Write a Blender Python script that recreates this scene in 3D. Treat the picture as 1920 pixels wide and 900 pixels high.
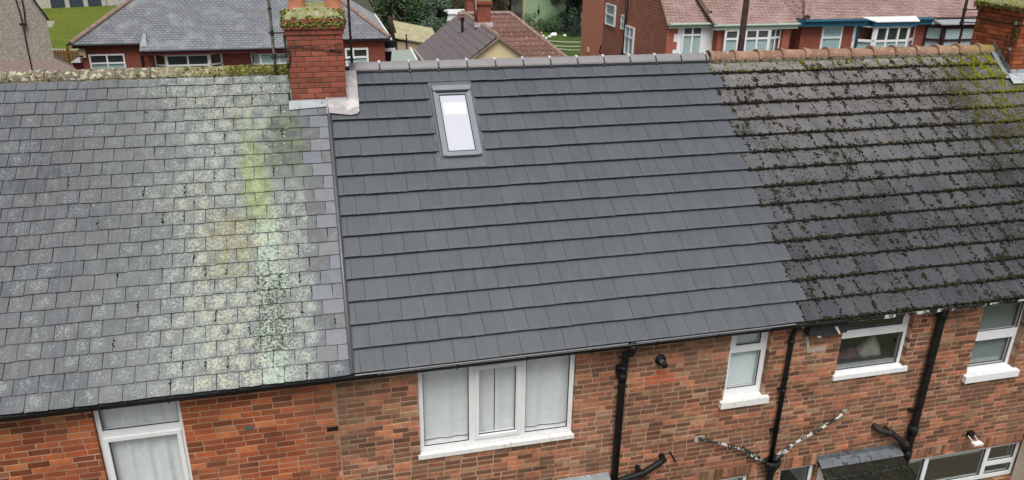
import bpy, math, random
from mathutils import Vector, Matrix

for o in list(bpy.data.objects): bpy.data.objects.remove(o, do_unlink=True)
scene = bpy.context.scene
COL = scene.collection
rng = random.Random(7)

# ------------------------------------------------------------------ camera
CAMP = Vector((-0.25577, -8.50597, 5.30088))
CR = Vector((0.970927, -0.238898, 0.015107))
CU = Vector((0.079119, 0.379838, 0.921663))
CF = Vector((0.225921, 0.893673, -0.387696))
FPX = 1477.2
cam_d = bpy.data.cameras.new('camera'); cam = bpy.data.objects.new('camera', cam_d); COL.objects.link(cam)
cam_d.sensor_width = 36.0; cam_d.lens = FPX / 1920 * 36; cam_d.clip_end = 2000; cam_d.clip_start = 0.1
cam.matrix_world = Matrix(((CR.x, CU.x, -CF.x, CAMP.x), (CR.y, CU.y, -CF.y, CAMP.y), (CR.z, CU.z, -CF.z, CAMP.z), (0, 0, 0, 1)))
scene.camera = cam

# ------------------------------------------------------------------ light: an overcast day
SUN_EL, SUN_AZ = math.radians(60), math.radians(194)     # azimuth clockwise from +y
world = bpy.data.worlds.new('World'); scene.world = world; world.use_nodes = True
wn = world.node_tree; wn.nodes.clear()
sky = wn.nodes.new('ShaderNodeTexSky'); sky.sky_type = 'NISHITA'; sky.sun_disc = False
sky.sun_elevation = SUN_EL; sky.sun_rotation = SUN_AZ; sky.dust_density = 4.0; sky.air_density = 1.0
hs = wn.nodes.new('ShaderNodeHueSaturation'); hs.inputs['Saturation'].default_value = 0.22
bg = wn.nodes.new('ShaderNodeBackground'); bg.inputs['Strength'].default_value = 0.075
wo = wn.nodes.new('ShaderNodeOutputWorld')
wn.links.new(sky.outputs[0], hs.inputs['Color']); wn.links.new(hs.outputs[0], bg.inputs[0]); wn.links.new(bg.outputs[0], wo.inputs[0])
sd = bpy.data.lights.new('sun', 'SUN'); sd.energy = 1.5; sd.angle = math.radians(32); sd.color = (1.0, 0.975, 0.94)
sun = bpy.data.objects.new('sun', sd); COL.objects.link(sun)
sdir = Vector((math.sin(SUN_AZ) * math.cos(SUN_EL), math.cos(SUN_AZ) * math.cos(SUN_EL), math.sin(SUN_EL)))
sun.rotation_euler = sdir.to_track_quat('Z', 'Y').to_euler(); sun.location = (0, -6, 20)
scene.view_settings.view_transform = 'Standard'; scene.view_settings.look = 'None'
scene.view_settings.gamma = 1.0; scene.view_settings.exposure = 0.72
scene.view_settings.use_curve_mapping = False

# ------------------------------------------------------------------ measuring helpers (1920 x 900 survey of the place)
def ray(px, py): return CR * ((px - 960) / FPX) + CU * (-(py - 450) / FPX) + CF
def onp(px, py, n, c):
    d = ray(px, py); n = Vector(n); return CAMP + d * ((c - n.dot(CAMP)) / n.dot(d))
def ony(px, py, y): return onp(px, py, (0, 1, 0), y)
def onx(px, py, x): return onp(px, py, (1, 0, 0), x)
def onz(px, py, z): return onp(px, py, (0, 0, 1), z)
def proj(p):
    d = Vector(p) - CAMP; z = d.dot(CF)
    return (960 + FPX * d.dot(CR) / z, 450 - FPX * d.dot(CU) / z, z)
PITCH = 0.675512; PS, PC = math.sin(PITCH), math.cos(PITCH)
G = 0.323417; TW = 0.295          # tile gauge and cover width
YW = 0.15; ZG = -5.2              # wall face, ground level
RY = 3.85; RZ = RY * math.tan(PITCH)
def RP(x, s, h=0.0): return Vector((x, s * PC - h * PS, s * PS + h * PC))
def onr(px, py, h=0.0):
    p = onp(px, py, (0, -PS, PC), h); return p.x, p.y * PC + p.z * PS
ROOFM = Matrix(((1, 0, 0, 0), (0, PC, -PS, 0), (0, PS, PC, 0), (0, 0, 0, 1)))
def RM(x, s, h=0.0, tilt=0.0, yaw=0.0, sc=(1, 1, 1)):
    return Matrix.Translation(RP(x, s, h)) @ ROOFM @ Matrix.Rotation(yaw, 4, 'Z') @ Matrix.Rotation(tilt, 4, 'X') @ Matrix.Diagonal((sc[0], sc[1], sc[2], 1))

# ------------------------------------------------------------------ materials
class NG:
    def __init__(s, name, rough=0.7, spec=0.3):
        s.m = bpy.data.materials.new(name); s.m.use_nodes = True; s.t = s.m.node_tree; s.t.nodes.clear()
        s.out = s.n('ShaderNodeOutputMaterial'); s.b = s.n('ShaderNodeBsdfPrincipled')
        s.b.inputs['Roughness'].default_value = rough; s.b.inputs['Specular IOR Level'].default_value = spec
        s.l(s.b.outputs[0], s.out.inputs[0]); s._pos = None
    def n(s, t): return s.t.nodes.new(t)
    def l(s, a, b): s.t.links.new(a, b)
    def put(s, sock, v):
        if isinstance(v, bpy.types.NodeSocket): s.l(v, sock)
        elif isinstance(v, (tuple, list)) and len(v) == 3 and sock.type == 'RGBA': sock.default_value = (*v, 1)
        else: sock.default_value = v
    def pos(s):
        if s._pos is None:
            g = s.n('ShaderNodeNewGeometry'); s._pos = g.outputs['Position']; s._isl = g.outputs['Random Per Island']; s._nrm = g.outputs['Normal']
        return s._pos
    def xyz(s):
        q = s.n('ShaderNodeSeparateXYZ'); s.l(s.pos(), q.inputs[0]); return q.outputs
    def ma(s, op, a, b=0.0, c=0.0, clamp=False):
        q = s.n('ShaderNodeMath'); q.operation = op; q.use_clamp = clamp
        for i, v in enumerate((a, b, c)): s.put(q.inputs[i], v)
        return q.outputs[0]
    def vec(s, x, y, z):
        q = s.n('ShaderNodeCombineXYZ')
        for i, v in enumerate((x, y, z)): s.put(q.inputs[i], v)
        return q.outputs[0]
    def rnd(s):
        s.pos(); o = s.n('ShaderNodeObjectInfo').outputs['Random']
        return s.ma('FRACT', s.ma('MULTIPLY_ADD', o, 7.31, s._isl))
    def rnd2(s, r, k): return s.ma('FRACT', s.ma('MULTIPLY', r, k))
    def noise(s, scale, detail=3, vec=None, rough=0.55, dist=0.0):
        q = s.n('ShaderNodeTexNoise'); q.inputs['Scale'].default_value = scale; q.inputs['Detail'].default_value = detail
        q.inputs['Roughness'].default_value = rough; q.inputs['Distortion'].default_value = dist
        s.l(vec if vec is not None else s.pos(), q.inputs['Vector']); return q.outputs[0]
    def vor(s, scale, vec=None):
        q = s.n('ShaderNodeTexVoronoi'); q.inputs['Scale'].default_value = scale; s.l(vec if vec is not None else s.pos(), q.inputs['Vector']); return q.outputs[0]
    def mr(s, v, a, b, c=0.0, d=1.0, smooth=False):
        q = s.n('ShaderNodeMapRange'); q.clamp = True
        if smooth: q.interpolation_type = 'SMOOTHSTEP'
        for i, x in enumerate((v, a, b, c, d)): s.put(q.inputs[i], x)
        return q.outputs[0]
    def ramp(s, f, stops, const=False):
        q = s.n('ShaderNodeValToRGB'); e = q.color_ramp
        if const: e.interpolation = 'CONSTANT'
        while len(e.elements) < len(stops): e.elements.new(0.5)
        for el, (p, c) in zip(e.elements, stops): el.position = p; el.color = (*c, 1)
        s.put(q.inputs[0], f); return q.outputs[0]
    def mix(s, f, a, b, mode='MIX'):
        q = s.n('ShaderNodeMix'); q.data_type = 'RGBA'; q.blend_type = mode
        s.put(q.inputs[0], f); s.put(q.inputs[6], a); s.put(q.inputs[7], b); return q.outputs[2]
    def col(s, c): s.put(s.b.inputs['Base Color'], c); return s
    def bump(s, h, dist=0.01, strength=1.0):
        q = s.n('ShaderNodeBump'); q.inputs['Strength'].default_value = strength; q.inputs['Distance'].default_value = dist
        s.l(h, q.inputs['Height']); s.l(q.outputs[0], s.b.inputs['Normal'])
    def piece(s):
        u = s.n('ShaderNodeUVMap'); u.uv_map = 'piece'; q = s.n('ShaderNodeSeparateXYZ'); s.l(u.outputs[0], q.inputs[0]); return q.outputs[0], q.outputs[1]
    def bell(s, v, c, w):      # 1 at c, 0 beyond w, soft
        return s.mr(s.ma('ABSOLUTE', s.ma('SUBTRACT', v, c)), w, w * 0.25, 0, 1, True)

def simple(name, c, rough=0.6, spec=0.3, var=0.12, scale=8.0, metal=0.0, bump=0.0):
    g = NG(name, rough, spec); f = g.noise(scale, 4)
    a = tuple(x * (1 - var) for x in c); b = tuple(min(1, x * (1 + var)) for x in c)
    g.col(g.mix(g.mr(f, 0.3, 0.7), a, b)); g.b.inputs['Metallic'].default_value = metal
    if bump: g.bump(f, bump)
    return g.m

def brick_piece(name, stops, dirt=0.5, soot=(0.06, 0.038, 0.026), rough=0.85, hueband=None, darkedge=0.0):
    g = NG(name, rough, 0.2); r = g.rnd(); r2 = g.rnd2(r, 17.3)
    c = g.ramp(r, stops)
    n1 = g.noise(17, 5, rough=0.65); n2 = g.noise(70, 3); n3 = g.noise(1.1, 3)
    c = g.mix(g.mr(n1, 0.40, 0.68, 0, dirt), c, soot)
    c = g.mix(g.mr(n2, 0.55, 0.8, 0, 0.3), c, (0.46, 0.30, 0.21))
    c = g.mix(1.0, c, g.ramp(r2, [(0, (0.78, 0.78, 0.78)), (1, (1.18, 1.15, 1.12))]), 'MULTIPLY')
    c = g.mix(g.mr(n3, 0.5, 0.72, 0, 0.25), c, (0.34, 0.22, 0.14))
    c = g.mix(g.mr(g.noise(1.6, 5), 0.44, 0.66, 0, 0.28), c, soot)
    g.col(c); g.bump(n2, 0.004); return g
M = {}
M['brick_mixed'] = brick_piece('brick_mixed', [(0, (0.155, 0.072, 0.046)), (0.2, (0.22, 0.09, 0.055)), (0.38, (0.27, 0.125, 0.075)), (0.52, (0.20, 0.112, 0.068)), (0.62, (0.40, 0.145, 0.08)), (0.80, (0.56, 0.21, 0.115)), (0.9, (0.42, 0.26, 0.15)), (1, (0.13, 0.075, 0.05))]).m
M['brick_orange'] = brick_piece('brick_orange', [(0, (0.19, 0.052, 0.023)), (0.3, (0.32, 0.078, 0.029)), (0.6, (0.42, 0.10, 0.036)), (0.8, (0.50, 0.135, 0.047)), (0.93, (0.60, 0.20, 0.07)), (1, (0.30, 0.145, 0.065))], dirt=0.34).m
M['brick_chimney'] = brick_piece('brick_chimney', [(0, (0.26, 0.075, 0.05)), (0.5, (0.31, 0.088, 0.06)), (1, (0.36, 0.105, 0.072))], dirt=0.22).m
def mk_chim2():
    g = brick_piece('brick_chimney_mossy', [(0, (0.22, 0.05, 0.024)), (0.5, (0.32, 0.075, 0.032)), (1, (0.42, 0.11, 0.05))], dirt=0.3)
    c = g.b.inputs['Base Color'].links[0].from_socket
    n = g.noise(9, 5); c = g.mix(g.mr(n, 0.58, 0.75, 0, 0.7), c, (0.16, 0.13, 0.03)); g.col(c); return g.m
M['brick_chimney_mossy'] = mk_chim2()
M['brick_new'] = simple('brick_new', (0.45, 0.12, 0.06), 0.85, 0.2, 0.25, 20)
def mortar(name, a, b, moss=None):
    g = NG(name, 0.95, 0.1); n = g.noise(9, 5); c = g.mix(g.mr(n, 0.3, 0.7), a, b)
    c = g.mix(g.mr(g.noise(1.6, 5), 0.42, 0.62, 0, 0.55), c, tuple(v * 0.45 for v in b))
    if moss: c = g.mix(g.mr(g.noise(5, 5), 0.45, 0.6), c, moss)
    g.col(c); g.bump(g.noise(60, 3), 0.004); return g.m
M['mortar_pale'] = mortar('mortar_pale', (0.54, 0.37, 0.255), (0.36, 0.235, 0.155))
M['mortar_sand'] = mortar('mortar_sand', (0.50, 0.345, 0.235), (0.40, 0.25, 0.165))
M['mortar_mossy'] = mortar('mortar_mossy', (0.17, 0.12, 0.09), (0.10, 0.075, 0.055), (0.06, 0.065, 0.02))

def mk_slate():
    g = NG('slate', 0.5, 0.4); x, y, z = g.xyz(); s = g.ma('DIVIDE', z, PS); pu, pv = g.piece()
    r = g.rnd(); mul = lambda a, b: g.ma('MULTIPLY', a, b); add = lambda a, b: g.ma('ADD', a, b); sub_ = lambda a, b: g.ma('SUBTRACT', a, b)
    xw = add(x, g.ma('MULTIPLY_ADD', g.noise(1.6, 4), 1.1, -0.55)); xf = add(x, g.ma('MULTIPLY_ADD', g.noise(4.5, 5), 0.5, -0.25))
    fine = g.noise(36, 6, rough=0.75); fine2 = g.noise(58, 5, rough=0.7); mid = g.noise(7.5, 5, rough=0.62); big = g.noise(1.0, 3)
    def growth(c, mask, colour, lo=0.70, span=0.34, edge=0.05, amt=0.85, n=fine):   # crisp crusts: the mask lowers the threshold of a fine noise
        k = g.mr(sub_(n, g.ma('MULTIPLY_ADD', mask, -span, lo)), 0, edge); return g.mix(mul(mul(k, amt), g.mr(mask, 0.0, 0.12)), c, colour)
    c = g.ramp(r, [(0, (0.058, 0.064, 0.073)), (0.35, (0.078, 0.084, 0.092)), (0.6, (0.090, 0.087, 0.095)), (0.8, (0.068, 0.076, 0.082)), (1, (0.100, 0.094, 0.101))])
    st = g.noise(1.0, 4, g.vec(mul(x, 20), mul(y, 4), mul(z, 4))); c = g.mix(g.mr(st, 0.45, 0.7, 0, 0.5), c, (0.155, 0.16, 0.165))
    c = g.mix(g.mr(big, 0.4, 0.65, 0, 0.4), c, (0.14, 0.15, 0.158))
    cx_ = g.ma('MULTIPLY_ADD', g.rnd2(r, 29.1), 0.36, 0.32)
    ctr = mul(g.mr(g.ma('ABSOLUTE', sub_(pu, cx_)), 0.5, 0.06, 0, 1, True), g.mr(g.ma('ABSOLUTE', sub_(pv, 0.12)), 0.13, 0.02, 0, 1, True))
    strong = g.mr(g.rnd2(r, 41.7), 0.1, 1.0)
    belt = mul(g.mr(xw, -3.6, -1.75, 0, 1, True), g.mr(xf, -0.32, -0.58, 0, 1, True))
    low = g.mr(add(s, mul(big, 1.5)), 3.0, 1.2, 0, 1)
    # thin speckle and a crust in the middle of each slate
    c = growth(c, add(mul(ctr, g.ma('MULTIPLY_ADD', low, 0.4, g.ma('MULTIPLY_ADD', strong, 0.5, -0.08))), g.ma('MULTIPLY_ADD', mid, 0.9, -0.42)), (0.28, 0.315, 0.32), 0.585, 0.20, 0.14, 0.8)
    c = growth(c, g.ma('MULTIPLY_ADD', g.noise(2.6, 4), 1.6, -0.45), (0.50, 0.54, 0.53), 0.70, 0.18, 0.05, 0.9, fine2)
    # pale belt
    c = g.mix(mul(belt, g.mr(mid, 0.3, 0.6, 0.15, 0.5)), c, (0.235, 0.265, 0.24))
    bm = mul(belt, g.ma('MULTIPLY_ADD', ctr, 0.22, g.ma('MULTIPLY_ADD', mid, 0.9, 0.22)))
    c = growth(c, bm, g.mix(g.mr(g.noise(1.7, 3), 0.42, 0.6), (0.33, 0.385, 0.345), (0.39, 0.40, 0.31)), 0.70, 0.30, 0.12, 0.8)
    # cream crust low down, left of the run
    cr = mul(mul(g.bell(xf, -1.55, 0.95), g.mr(s, 3.1, 2.0, 0, 1, True)), g.ma('MULTIPLY_ADD', ctr, 0.3, 0.7))
    c = growth(c, cr, (0.46, 0.445, 0.305), 0.72, 0.235, 0.08, 0.8, g.noise(30, 6, rough=0.75))
    # verdigris run below the chimney
    run = mul(g.bell(xf, -1.02, 0.36), g.mr(s, 2.9, 2.1, 0, 1, True))
    c = growth(c, run, (0.41, 0.525, 0.405), 0.72, 0.295, 0.14, 0.82, g.noise(24, 6, rough=0.72))
    # dark wet algae under the chimney, then green algae beside it
    drk = mul(g.bell(xf, -0.74, 0.50), mul(g.mr(add(s, mul(mid, 0.9)), 2.6, 3.9, 0, 1, True), g.mr(s, 4.6, 3.8, 0.35, 1)))
    c = growth(c, drk, g.mix(g.mr(mid, 0.42, 0.6), (0.036, 0.05, 0.04), (0.075, 0.115, 0.04)), 0.66, 0.35, 0.2, 0.8)
    alg = mul(mul(g.bell(add(xf, mul(s, 0.10)), -0.87, 0.34), g.mr(add(s, mul(mid, 0.8)), 1.9, 2.9, 0, 1, True)), g.mr(s, 4.75, 3.2, 0.3, 1))
    c = growth(c, alg, g.mix(g.mr(mid, 0.4, 0.6), (0.17, 0.225, 0.045), (0.29, 0.36, 0.125)), 0.70, 0.33, 0.2, 0.82)
    # olive stain
    olv = mul(g.bell(xf, -1.5, 0.55), g.bell(s, 1.95, 1.2)); c = growth(c, olv, (0.175, 0.155, 0.04), 0.72, 0.29, 0.16, 0.75, g.noise(20, 6, rough=0.75))
    # black-green specks at the foot of the run and in its upper right
    spk = mul(g.bell(xf, -1.04, 0.46), mul(g.mr(s, 2.6, 1.1, 0.0, 1, True), g.mr(s, 0.1, 0.5, 0.5, 1)))
    c = growth(c, spk, (0.024, 0.034, 0.018), 0.70, 0.23, 0.04, 0.95, g.noise(33, 6, rough=0.8))
    c = growth(c, add(belt, 0.15), (0.045, 0.05, 0.045), 0.70, 0.05, 0.05, 0.7, g.noise(44, 5, rough=0.75))
    # bird lime below the pots
    lime = mul(g.bell(xf, -0.9, 0.6), g.mr(s, 2.5, 3.4)); c = growth(c, lime, (0.62, 0.64, 0.60), 0.82, 0.16, 0.03, 1.0, g.noise(30, 3, rough=0.5))
    v = g.vor(2.1); ys = g.mr(add(v, mul(fine, 0.07)), 0.115, 0.085); ys = mul(ys, mul(g.mr(s, 2.6, 3.3), g.bell(x, -2.0, 1.6))); c = g.mix(ys, c, (0.42, 0.36, 0.015))
    g.col(c); g.bump(add(g.noise(22, 5), mul(fine, 0.5)), 0.004); return g.m
M['slate'] = mk_slate()
def mk_slate_clean():
    g = NG('slate_clean', 0.5, 0.4); r = g.rnd(); c = g.ramp(r, [(0, (0.125, 0.142, 0.162)), (0.4, (0.16, 0.178, 0.203)), (0.7, (0.172, 0.165, 0.18)), (0.9, (0.10, 0.10, 0.105)), (1, (0.12, 0.12, 0.125))])
    c = g.mix(g.mr(g.noise(9, 5), 0.45, 0.7, 0, 0.35), c, (0.24, 0.25, 0.255)); g.col(c); g.bump(g.noise(22, 5), 0.003); return g.m
M['slate_clean'] = mk_slate_clean()

def mk_newtile():
    g = NG('new_tile', 0.44, 0.42); r = g.rnd(); x, y, z = g.xyz()
    c = g.ramp(r, [(0, (0.076, 0.084, 0.097)), (0.5, (0.081, 0.089, 0.102)), (1, (0.087, 0.095, 0.108))])
    st = g.noise(1.0, 4, g.vec(g.ma('MULTIPLY', x, 14), g.ma('MULTIPLY', y, 3), g.ma('MULTIPLY', z, 3)))
    c = g.mix(g.mr(st, 0.48, 0.72, 0, 0.3), c, (0.135, 0.142, 0.145))
    c = g.mix(g.mr(g.noise(0.8, 3), 0.42, 0.7, 0, 0.35), c, (0.115, 0.123, 0.126))
    pu, pv = g.piece(); c = g.mix(g.ma('MULTIPLY', g.mr(pv, 0.06, 0.0), g.mr(g.noise(12, 4), 0.4, 0.65, 0, 0.35)), c, (0.17, 0.175, 0.172))
    c = g.mix(g.mr(g.noise(150, 2), 0.66, 0.74, 0, 0.55), c, (0.24, 0.25, 0.25))

    g.col(c); g.bump(g.noise(180, 2), 0.002, 0.6); return g.m
M['new_tile'] = mk_newtile()
def mk_oldtile():
    g = NG('old_tile', 0.55, 0.35); r = g.rnd(); x, y, z = g.xyz(); s = g.ma('DIVIDE', z, PS)
    c = g.ramp(r, [(0, (0.040, 0.043, 0.050)), (0.4, (0.054, 0.056, 0.064)), (0.7, (0.066, 0.066, 0.072)), (1, (0.055, 0.060, 0.072))])
    up = g.mr(g.ma('ADD', s, g.ma('MULTIPLY_ADD', g.noise(1.2, 3), 1.6, g.ma('MULTIPLY', x, -0.10))), 1.3, 4.6, 0, 0.85)
    c = g.mix(up, c, g.ramp(g.noise(5, 4), [(0.3, (0.13, 0.123, 0.122)), (0.7, (0.215, 0.20, 0.196))]))
    st = g.noise(1.0, 5, g.vec(g.ma('MULTIPLY', x, 22), g.ma('MULTIPLY', y, 3), g.ma('MULTIPLY', z, 3)))
    c = g.mix(g.mr(st, 0.52, 0.72, 0, 0.4), c, g.mix(up, (0.13, 0.13, 0.135), (0.26, 0.245, 0.235)))
    stn = g.ma('ADD', g.noise(26, 6, rough=0.75), g.ma('MULTIPLY_ADD', g.noise(1.5, 4), 0.5, -0.25)); right = g.mr(x, 8.8, 11.2, 0, 0.085)
    c = g.mix(g.mr(g.ma('ADD', stn, right), 0.555, 0.63, 0, 0.85), c, (0.017, 0.016, 0.013))
    c = g.mix(g.mr(g.noise(60, 2), 0.72, 0.76, 0, 0.7), c, (0.42, 0.42, 0.39))
    grn = g.ma('MULTIPLY', g.mr(x, 9.8, 12.0, 0, 1, True), g.mr(s, 2.2, 4.4, 0, 1))
    c = g.mix(g.ma('MULTIPLY', grn, g.mr(g.noise(7, 4), 0.45, 0.62, 0, 0.6)), c, (0.085, 0.092, 0.025))
    top = g.ma('MULTIPLY', g.mr(s, 4.5, 4.65), g.mr(g.noise(14, 4), 0.42, 0.58))
    c = g.mix(g.ma('MULTIPLY', top, 0.6), c, (0.27, 0.26, 0.20))
    g.col(c); g.bump(g.noise(70, 4), 0.004); return g.m
M['old_tile'] = mk_oldtile()
def mk_moss(name='moss', bright=True):
    g = NG(name, 0.95, 0.1); x, y, z = g.xyz(); s = g.ma('DIVIDE', z, PS); g.pos()
    c = g.ramp(g._isl, [(0, (0.012, 0.012, 0.009)), (0.6, (0.024, 0.022, 0.014)), (0.85, (0.032, 0.028, 0.016)), (1, (0.046, 0.040, 0.017))])
    if bright:
        k = g.ma('MULTIPLY', g.mr(g.ma('ADD', x, g.ma('MULTIPLY', g.noise(1.7, 3), 2.4)), 11.4, 13.0), g.mr(s, 2.2, 4.2))
        k2 = g.mr(g.ma('ADD', s, g.ma('MULTIPLY', g._isl, 0.25)), 4.66, 4.86, 0, 0.75)
        c = g.mix(g.ma('MAXIMUM', k, k2), c, g.ramp(g._isl, [(0, (0.06, 0.06, 0.012)), (0.5, (0.13, 0.14, 0.014)), (1, (0.24, 0.24, 0.02))]))
    g.col(c); return g.m
M['moss'] = mk_moss()
def mossy(name, stops):
    g = NG(name, 0.95, 0.1); g.pos(); c = g.ramp(g._isl, stops); g.col(c); return g.m
M['moss_green'] = mossy('moss_green', [(0, (0.04, 0.042, 0.014)), (0.5, (0.10, 0.098, 0.025)), (0.8, (0.18, 0.165, 0.028)), (1, (0.27, 0.265, 0.12))])
M['moss_dark'] = mossy('moss_dark', [(0, (0.012, 0.016, 0.008)), (1, (0.035, 0.045, 0.014))])
def lichen(name, base, spots, grn=None, thr=0.52, sc=16):
    g = NG(name, 0.9, 0.15); r = g.rnd(); n = g.noise(sc, 6, rough=0.65)
    c = g.mix(1.0, base, g.ramp(r, [(0, (0.8, 0.8, 0.8)), (1, (1.15, 1.12, 1.1))]), 'MULTIPLY')
    c = g.mix(g.mr(g.noise(5, 4), 0.4, 0.7, 0, 0.5), c, tuple(v * 0.55 for v in base))
    c = g.mix(g.mr(n, thr, thr + 0.1), c, spots)
    if grn:
        x, y, z = g.xyz()
        k = g.mr(g.ma('ADD', x, g.ma('MULTIPLY', g.noise(3, 4), 1.4)), grn[0], grn[1]); c = g.mix(g.ma('MULTIPLY', k, g.mr(g.noise(12, 4), 0.35, 0.6, 0.1, 0.9)), c, grn[2])
    g.col(c); g.bump(n, 0.006); return g.m
M['ridge_lichen'] = lichen('ridge_lichen', (0.20, 0.165, 0.125), (0.46, 0.46, 0.33), (-2.1, -0.7, (0.16, 0.17, 0.03)), 0.5)
M['ridge_clay'] = lichen('ridge_clay', (0.31, 0.185, 0.135), (0.44, 0.36, 0.26), (11.6, 12.8, (0.28, 0.24, 0.03)), 0.56)
M['ridge_new'] = simple('ridge_new', (0.225, 0.215, 0.22), 0.5, 0.35, 0.05, 6)
M['bedding'] = lichen('bedding', (0.20, 0.175, 0.125), (0.05, 0.05, 0.022), None, 0.48, 22)
M['clip'] = simple('clip', (0.03, 0.03, 0.03), 0.5); M['clip_white'] = simple('clip_white', (0.75, 0.75, 0.75), 0.5)
M['lead_old'] = lichen('lead_old', (0.36, 0.40, 0.42), (0.12, 0.13, 0.12), None, 0.56, 12)
M['lead_new'] = lichen('lead_new', (0.47, 0.45, 0.455), (0.56, 0.535, 0.52), None, 0.5, 6)
M['lead_grey'] = lichen('lead_grey', (0.25, 0.275, 0.29), (0.42, 0.45, 0.46), None, 0.56, 20)
def upvc(name, c, rough=0.28):
    g = NG(name, rough, 0.5); n = g.noise(3, 4); x, y, z = g.xyz()
    d = g.noise(1, 5, g.vec(g.ma('MULTIPLY', x, 12), g.ma('MULTIPLY', y, 12), g.ma('MULTIPLY', z, 2.5)))
    g.col(g.mix(g.mr(d, 0.5, 0.75, 0, 0.22), c, (0.45, 0.42, 0.36))); return g.m
M['upvc'] = upvc('upvc', (0.78, 0.79, 0.79))
def mk_sill():
    g = NG('sill_paint', 0.7, 0.3); n = g.noise(14, 6, rough=0.7); c = g.mix(g.mr(n, 0.55, 0.66), (0.74, 0.73, 0.70), (0.50, 0.46, 0.38))
    g.col(c); g.bump(n, 0.006); return g.m
M['sill_paint'] = mk_sill()
M['sill_white'] = upvc('sill_white', (0.80, 0.81, 0.81), 0.35)
M['bpvc'] = simple('black_pvc', (0.010, 0.010, 0.011), 0.5, 0.22, 0.3, 12)
M['biron'] = simple('black_iron', (0.011, 0.011, 0.011), 0.55, 0.25, 0.4, 10, bump=0.003)
def flaky(name, a, b, thr, sc=14):
    g = NG(name, 0.6, 0.3); n = g.noise(sc, 6, rough=0.7); g.col(g.mix(g.mr(n, thr, thr + 0.05), a, b)); g.bump(n, 0.004); return g.m
M['flaky_pipe'] = flaky('flaky_pipe', (0.022, 0.02, 0.018), (0.52, 0.5, 0.46), 0.51, 10)
M['flaky_soil'] = flaky('flaky_soil', (0.022, 0.019, 0.018), (0.42, 0.37, 0.33), 0.66, 24)
M['flaky_board'] = flaky('flaky_board', (0.025, 0.024, 0.022), (0.55, 0.53, 0.48), 0.50, 8)
M['gutter_old'] = flaky('gutter_old', (0.016, 0.016, 0.015), (0.05, 0.055, 0.03), 0.52, 10)
M['eave_tray'] = simple('eave_tray', (0.22, 0.22, 0.225), 0.4, 0.4)
M['strip'] = simple('joint_strip', (0.12, 0.13, 0.14), 0.28, 0.6)
M['strip_base'] = simple('joint_strip_base', (0.02, 0.021, 0.023), 0.5)
M['sky_frame'] = simple('skylight_frame', (0.20, 0.225, 0.245), 0.35, 0.5, 0.06, 5)
M['dark_gap'] = simple('dark_gap', (0.02, 0.022, 0.025), 0.6)
M['deck'] = simple('roof_felt', (0.03, 0.03, 0.032), 0.9)
M['flash_grey'] = simple('flashing_grey', (0.10, 0.11, 0.12), 0.5, 0.4, 0.12, 14)
M['pane_sky'] = simple('pane_sky_tint', (0.50, 0.51, 0.57), 0.3, 0.5, 0.01)  # pale sky reflection put into the roof window pane's colour
M['white_panel'] = simple('skylight_white', (0.93, 0.93, 0.93), 0.3, 0.4, 0.01)
def mk_glass(name, tint=(0.985, 0.99, 0.99), base=0.045, rough=0.02):
    g = NG(name); g.t.nodes.remove(g.b)
    tr = g.n('ShaderNodeBsdfTransparent'); tr.inputs[0].default_value = (*tint, 1)
    gl = g.n('ShaderNodeBsdfGlossy'); gl.inputs['Roughness'].default_value = rough; gl.inputs[0].default_value = (0.95, 0.97, 0.97, 1)
    lw = g.n('ShaderNodeLayerWeight'); lw.inputs['Blend'].default_value = 0.5
    f = g.ma('MULTIPLY_ADD', g.ma('POWER', lw.outputs['Facing'], 4.0), 0.55, base, clamp=True); mx = g.n('ShaderNodeMixShader')
    g.l(f, mx.inputs[0]); g.l(tr.outputs[0], mx.inputs[1]); g.l(gl.outputs[0], mx.inputs[2]); g.l(mx.outputs[0], g.out.inputs[0]); return g.m
M['glass'] = mk_glass('glass'); M['glass_dark'] = mk_glass('glass_dark', (0.9, 0.93, 0.92), 0.11, 0.03); M['glass_far'] = mk_glass('glass_far', (0.85, 0.9, 0.9), 0.03, 0.05)
def mk_cloth(name, c, t=0.35):
    g = NG(name); g.t.nodes.remove(g.b); n = g.noise(12, 3)
    cc = g.mix(g.mr(n, 0.3, 0.7), tuple(v * 0.9 for v in c), c)
    a = g.n('ShaderNodeBsdfDiffuse'); b = g.n('ShaderNodeBsdfTranslucent'); mx = g.n('ShaderNodeMixShader'); mx.inputs[0].default_value = t
    g.l(cc, a.inputs[0]); g.l(cc, b.inputs[0]); g.l(a.outputs[0], mx.inputs[1]); g.l(b.outputs[0], mx.inputs[2]); g.l(mx.outputs[0], g.out.inputs[0]); return g.m
M['net'] = mk_cloth('net_curtain', (0.90, 0.925, 0.92), 0.15); M['net_pink'] = mk_cloth('pink_net', (0.75, 0.72, 0.76))
M['blind'] = mk_cloth('blind', (0.27, 0.32, 0.30), 0.15); M['blind_pale'] = mk_cloth('blind_pale', (0.80, 0.90, 0.90), 0.15)
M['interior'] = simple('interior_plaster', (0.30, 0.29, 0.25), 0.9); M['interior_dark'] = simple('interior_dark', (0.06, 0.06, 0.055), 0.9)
M['towel'] = simple('towel', (0.40, 0.385, 0.32), 0.95); M['pink'] = simple('pink_cloth', (0.17, 0.09, 0.105), 0.95, 0.1, 0.4, 14)
M['olive_wall'] = simple('olive_wall', (0.36, 0.34, 0.16), 0.9)
M['render_cream'] = simple('render_cream', (0.60, 0.53, 0.42), 0.9, 0.15, 0.08, 14, bump=0.004)
M['cement'] = simple('cement', (0.40, 0.35, 0.29), 0.95, 0.1, 0.2, 25)
M['aerial'] = flaky('aerial_pole', (0.10, 0.105, 0.09), (0.19, 0.19, 0.14), 0.52, 10)
M['aerial_dark'] = simple('aerial_iron', (0.03, 0.027, 0.025), 0.7)
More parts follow.
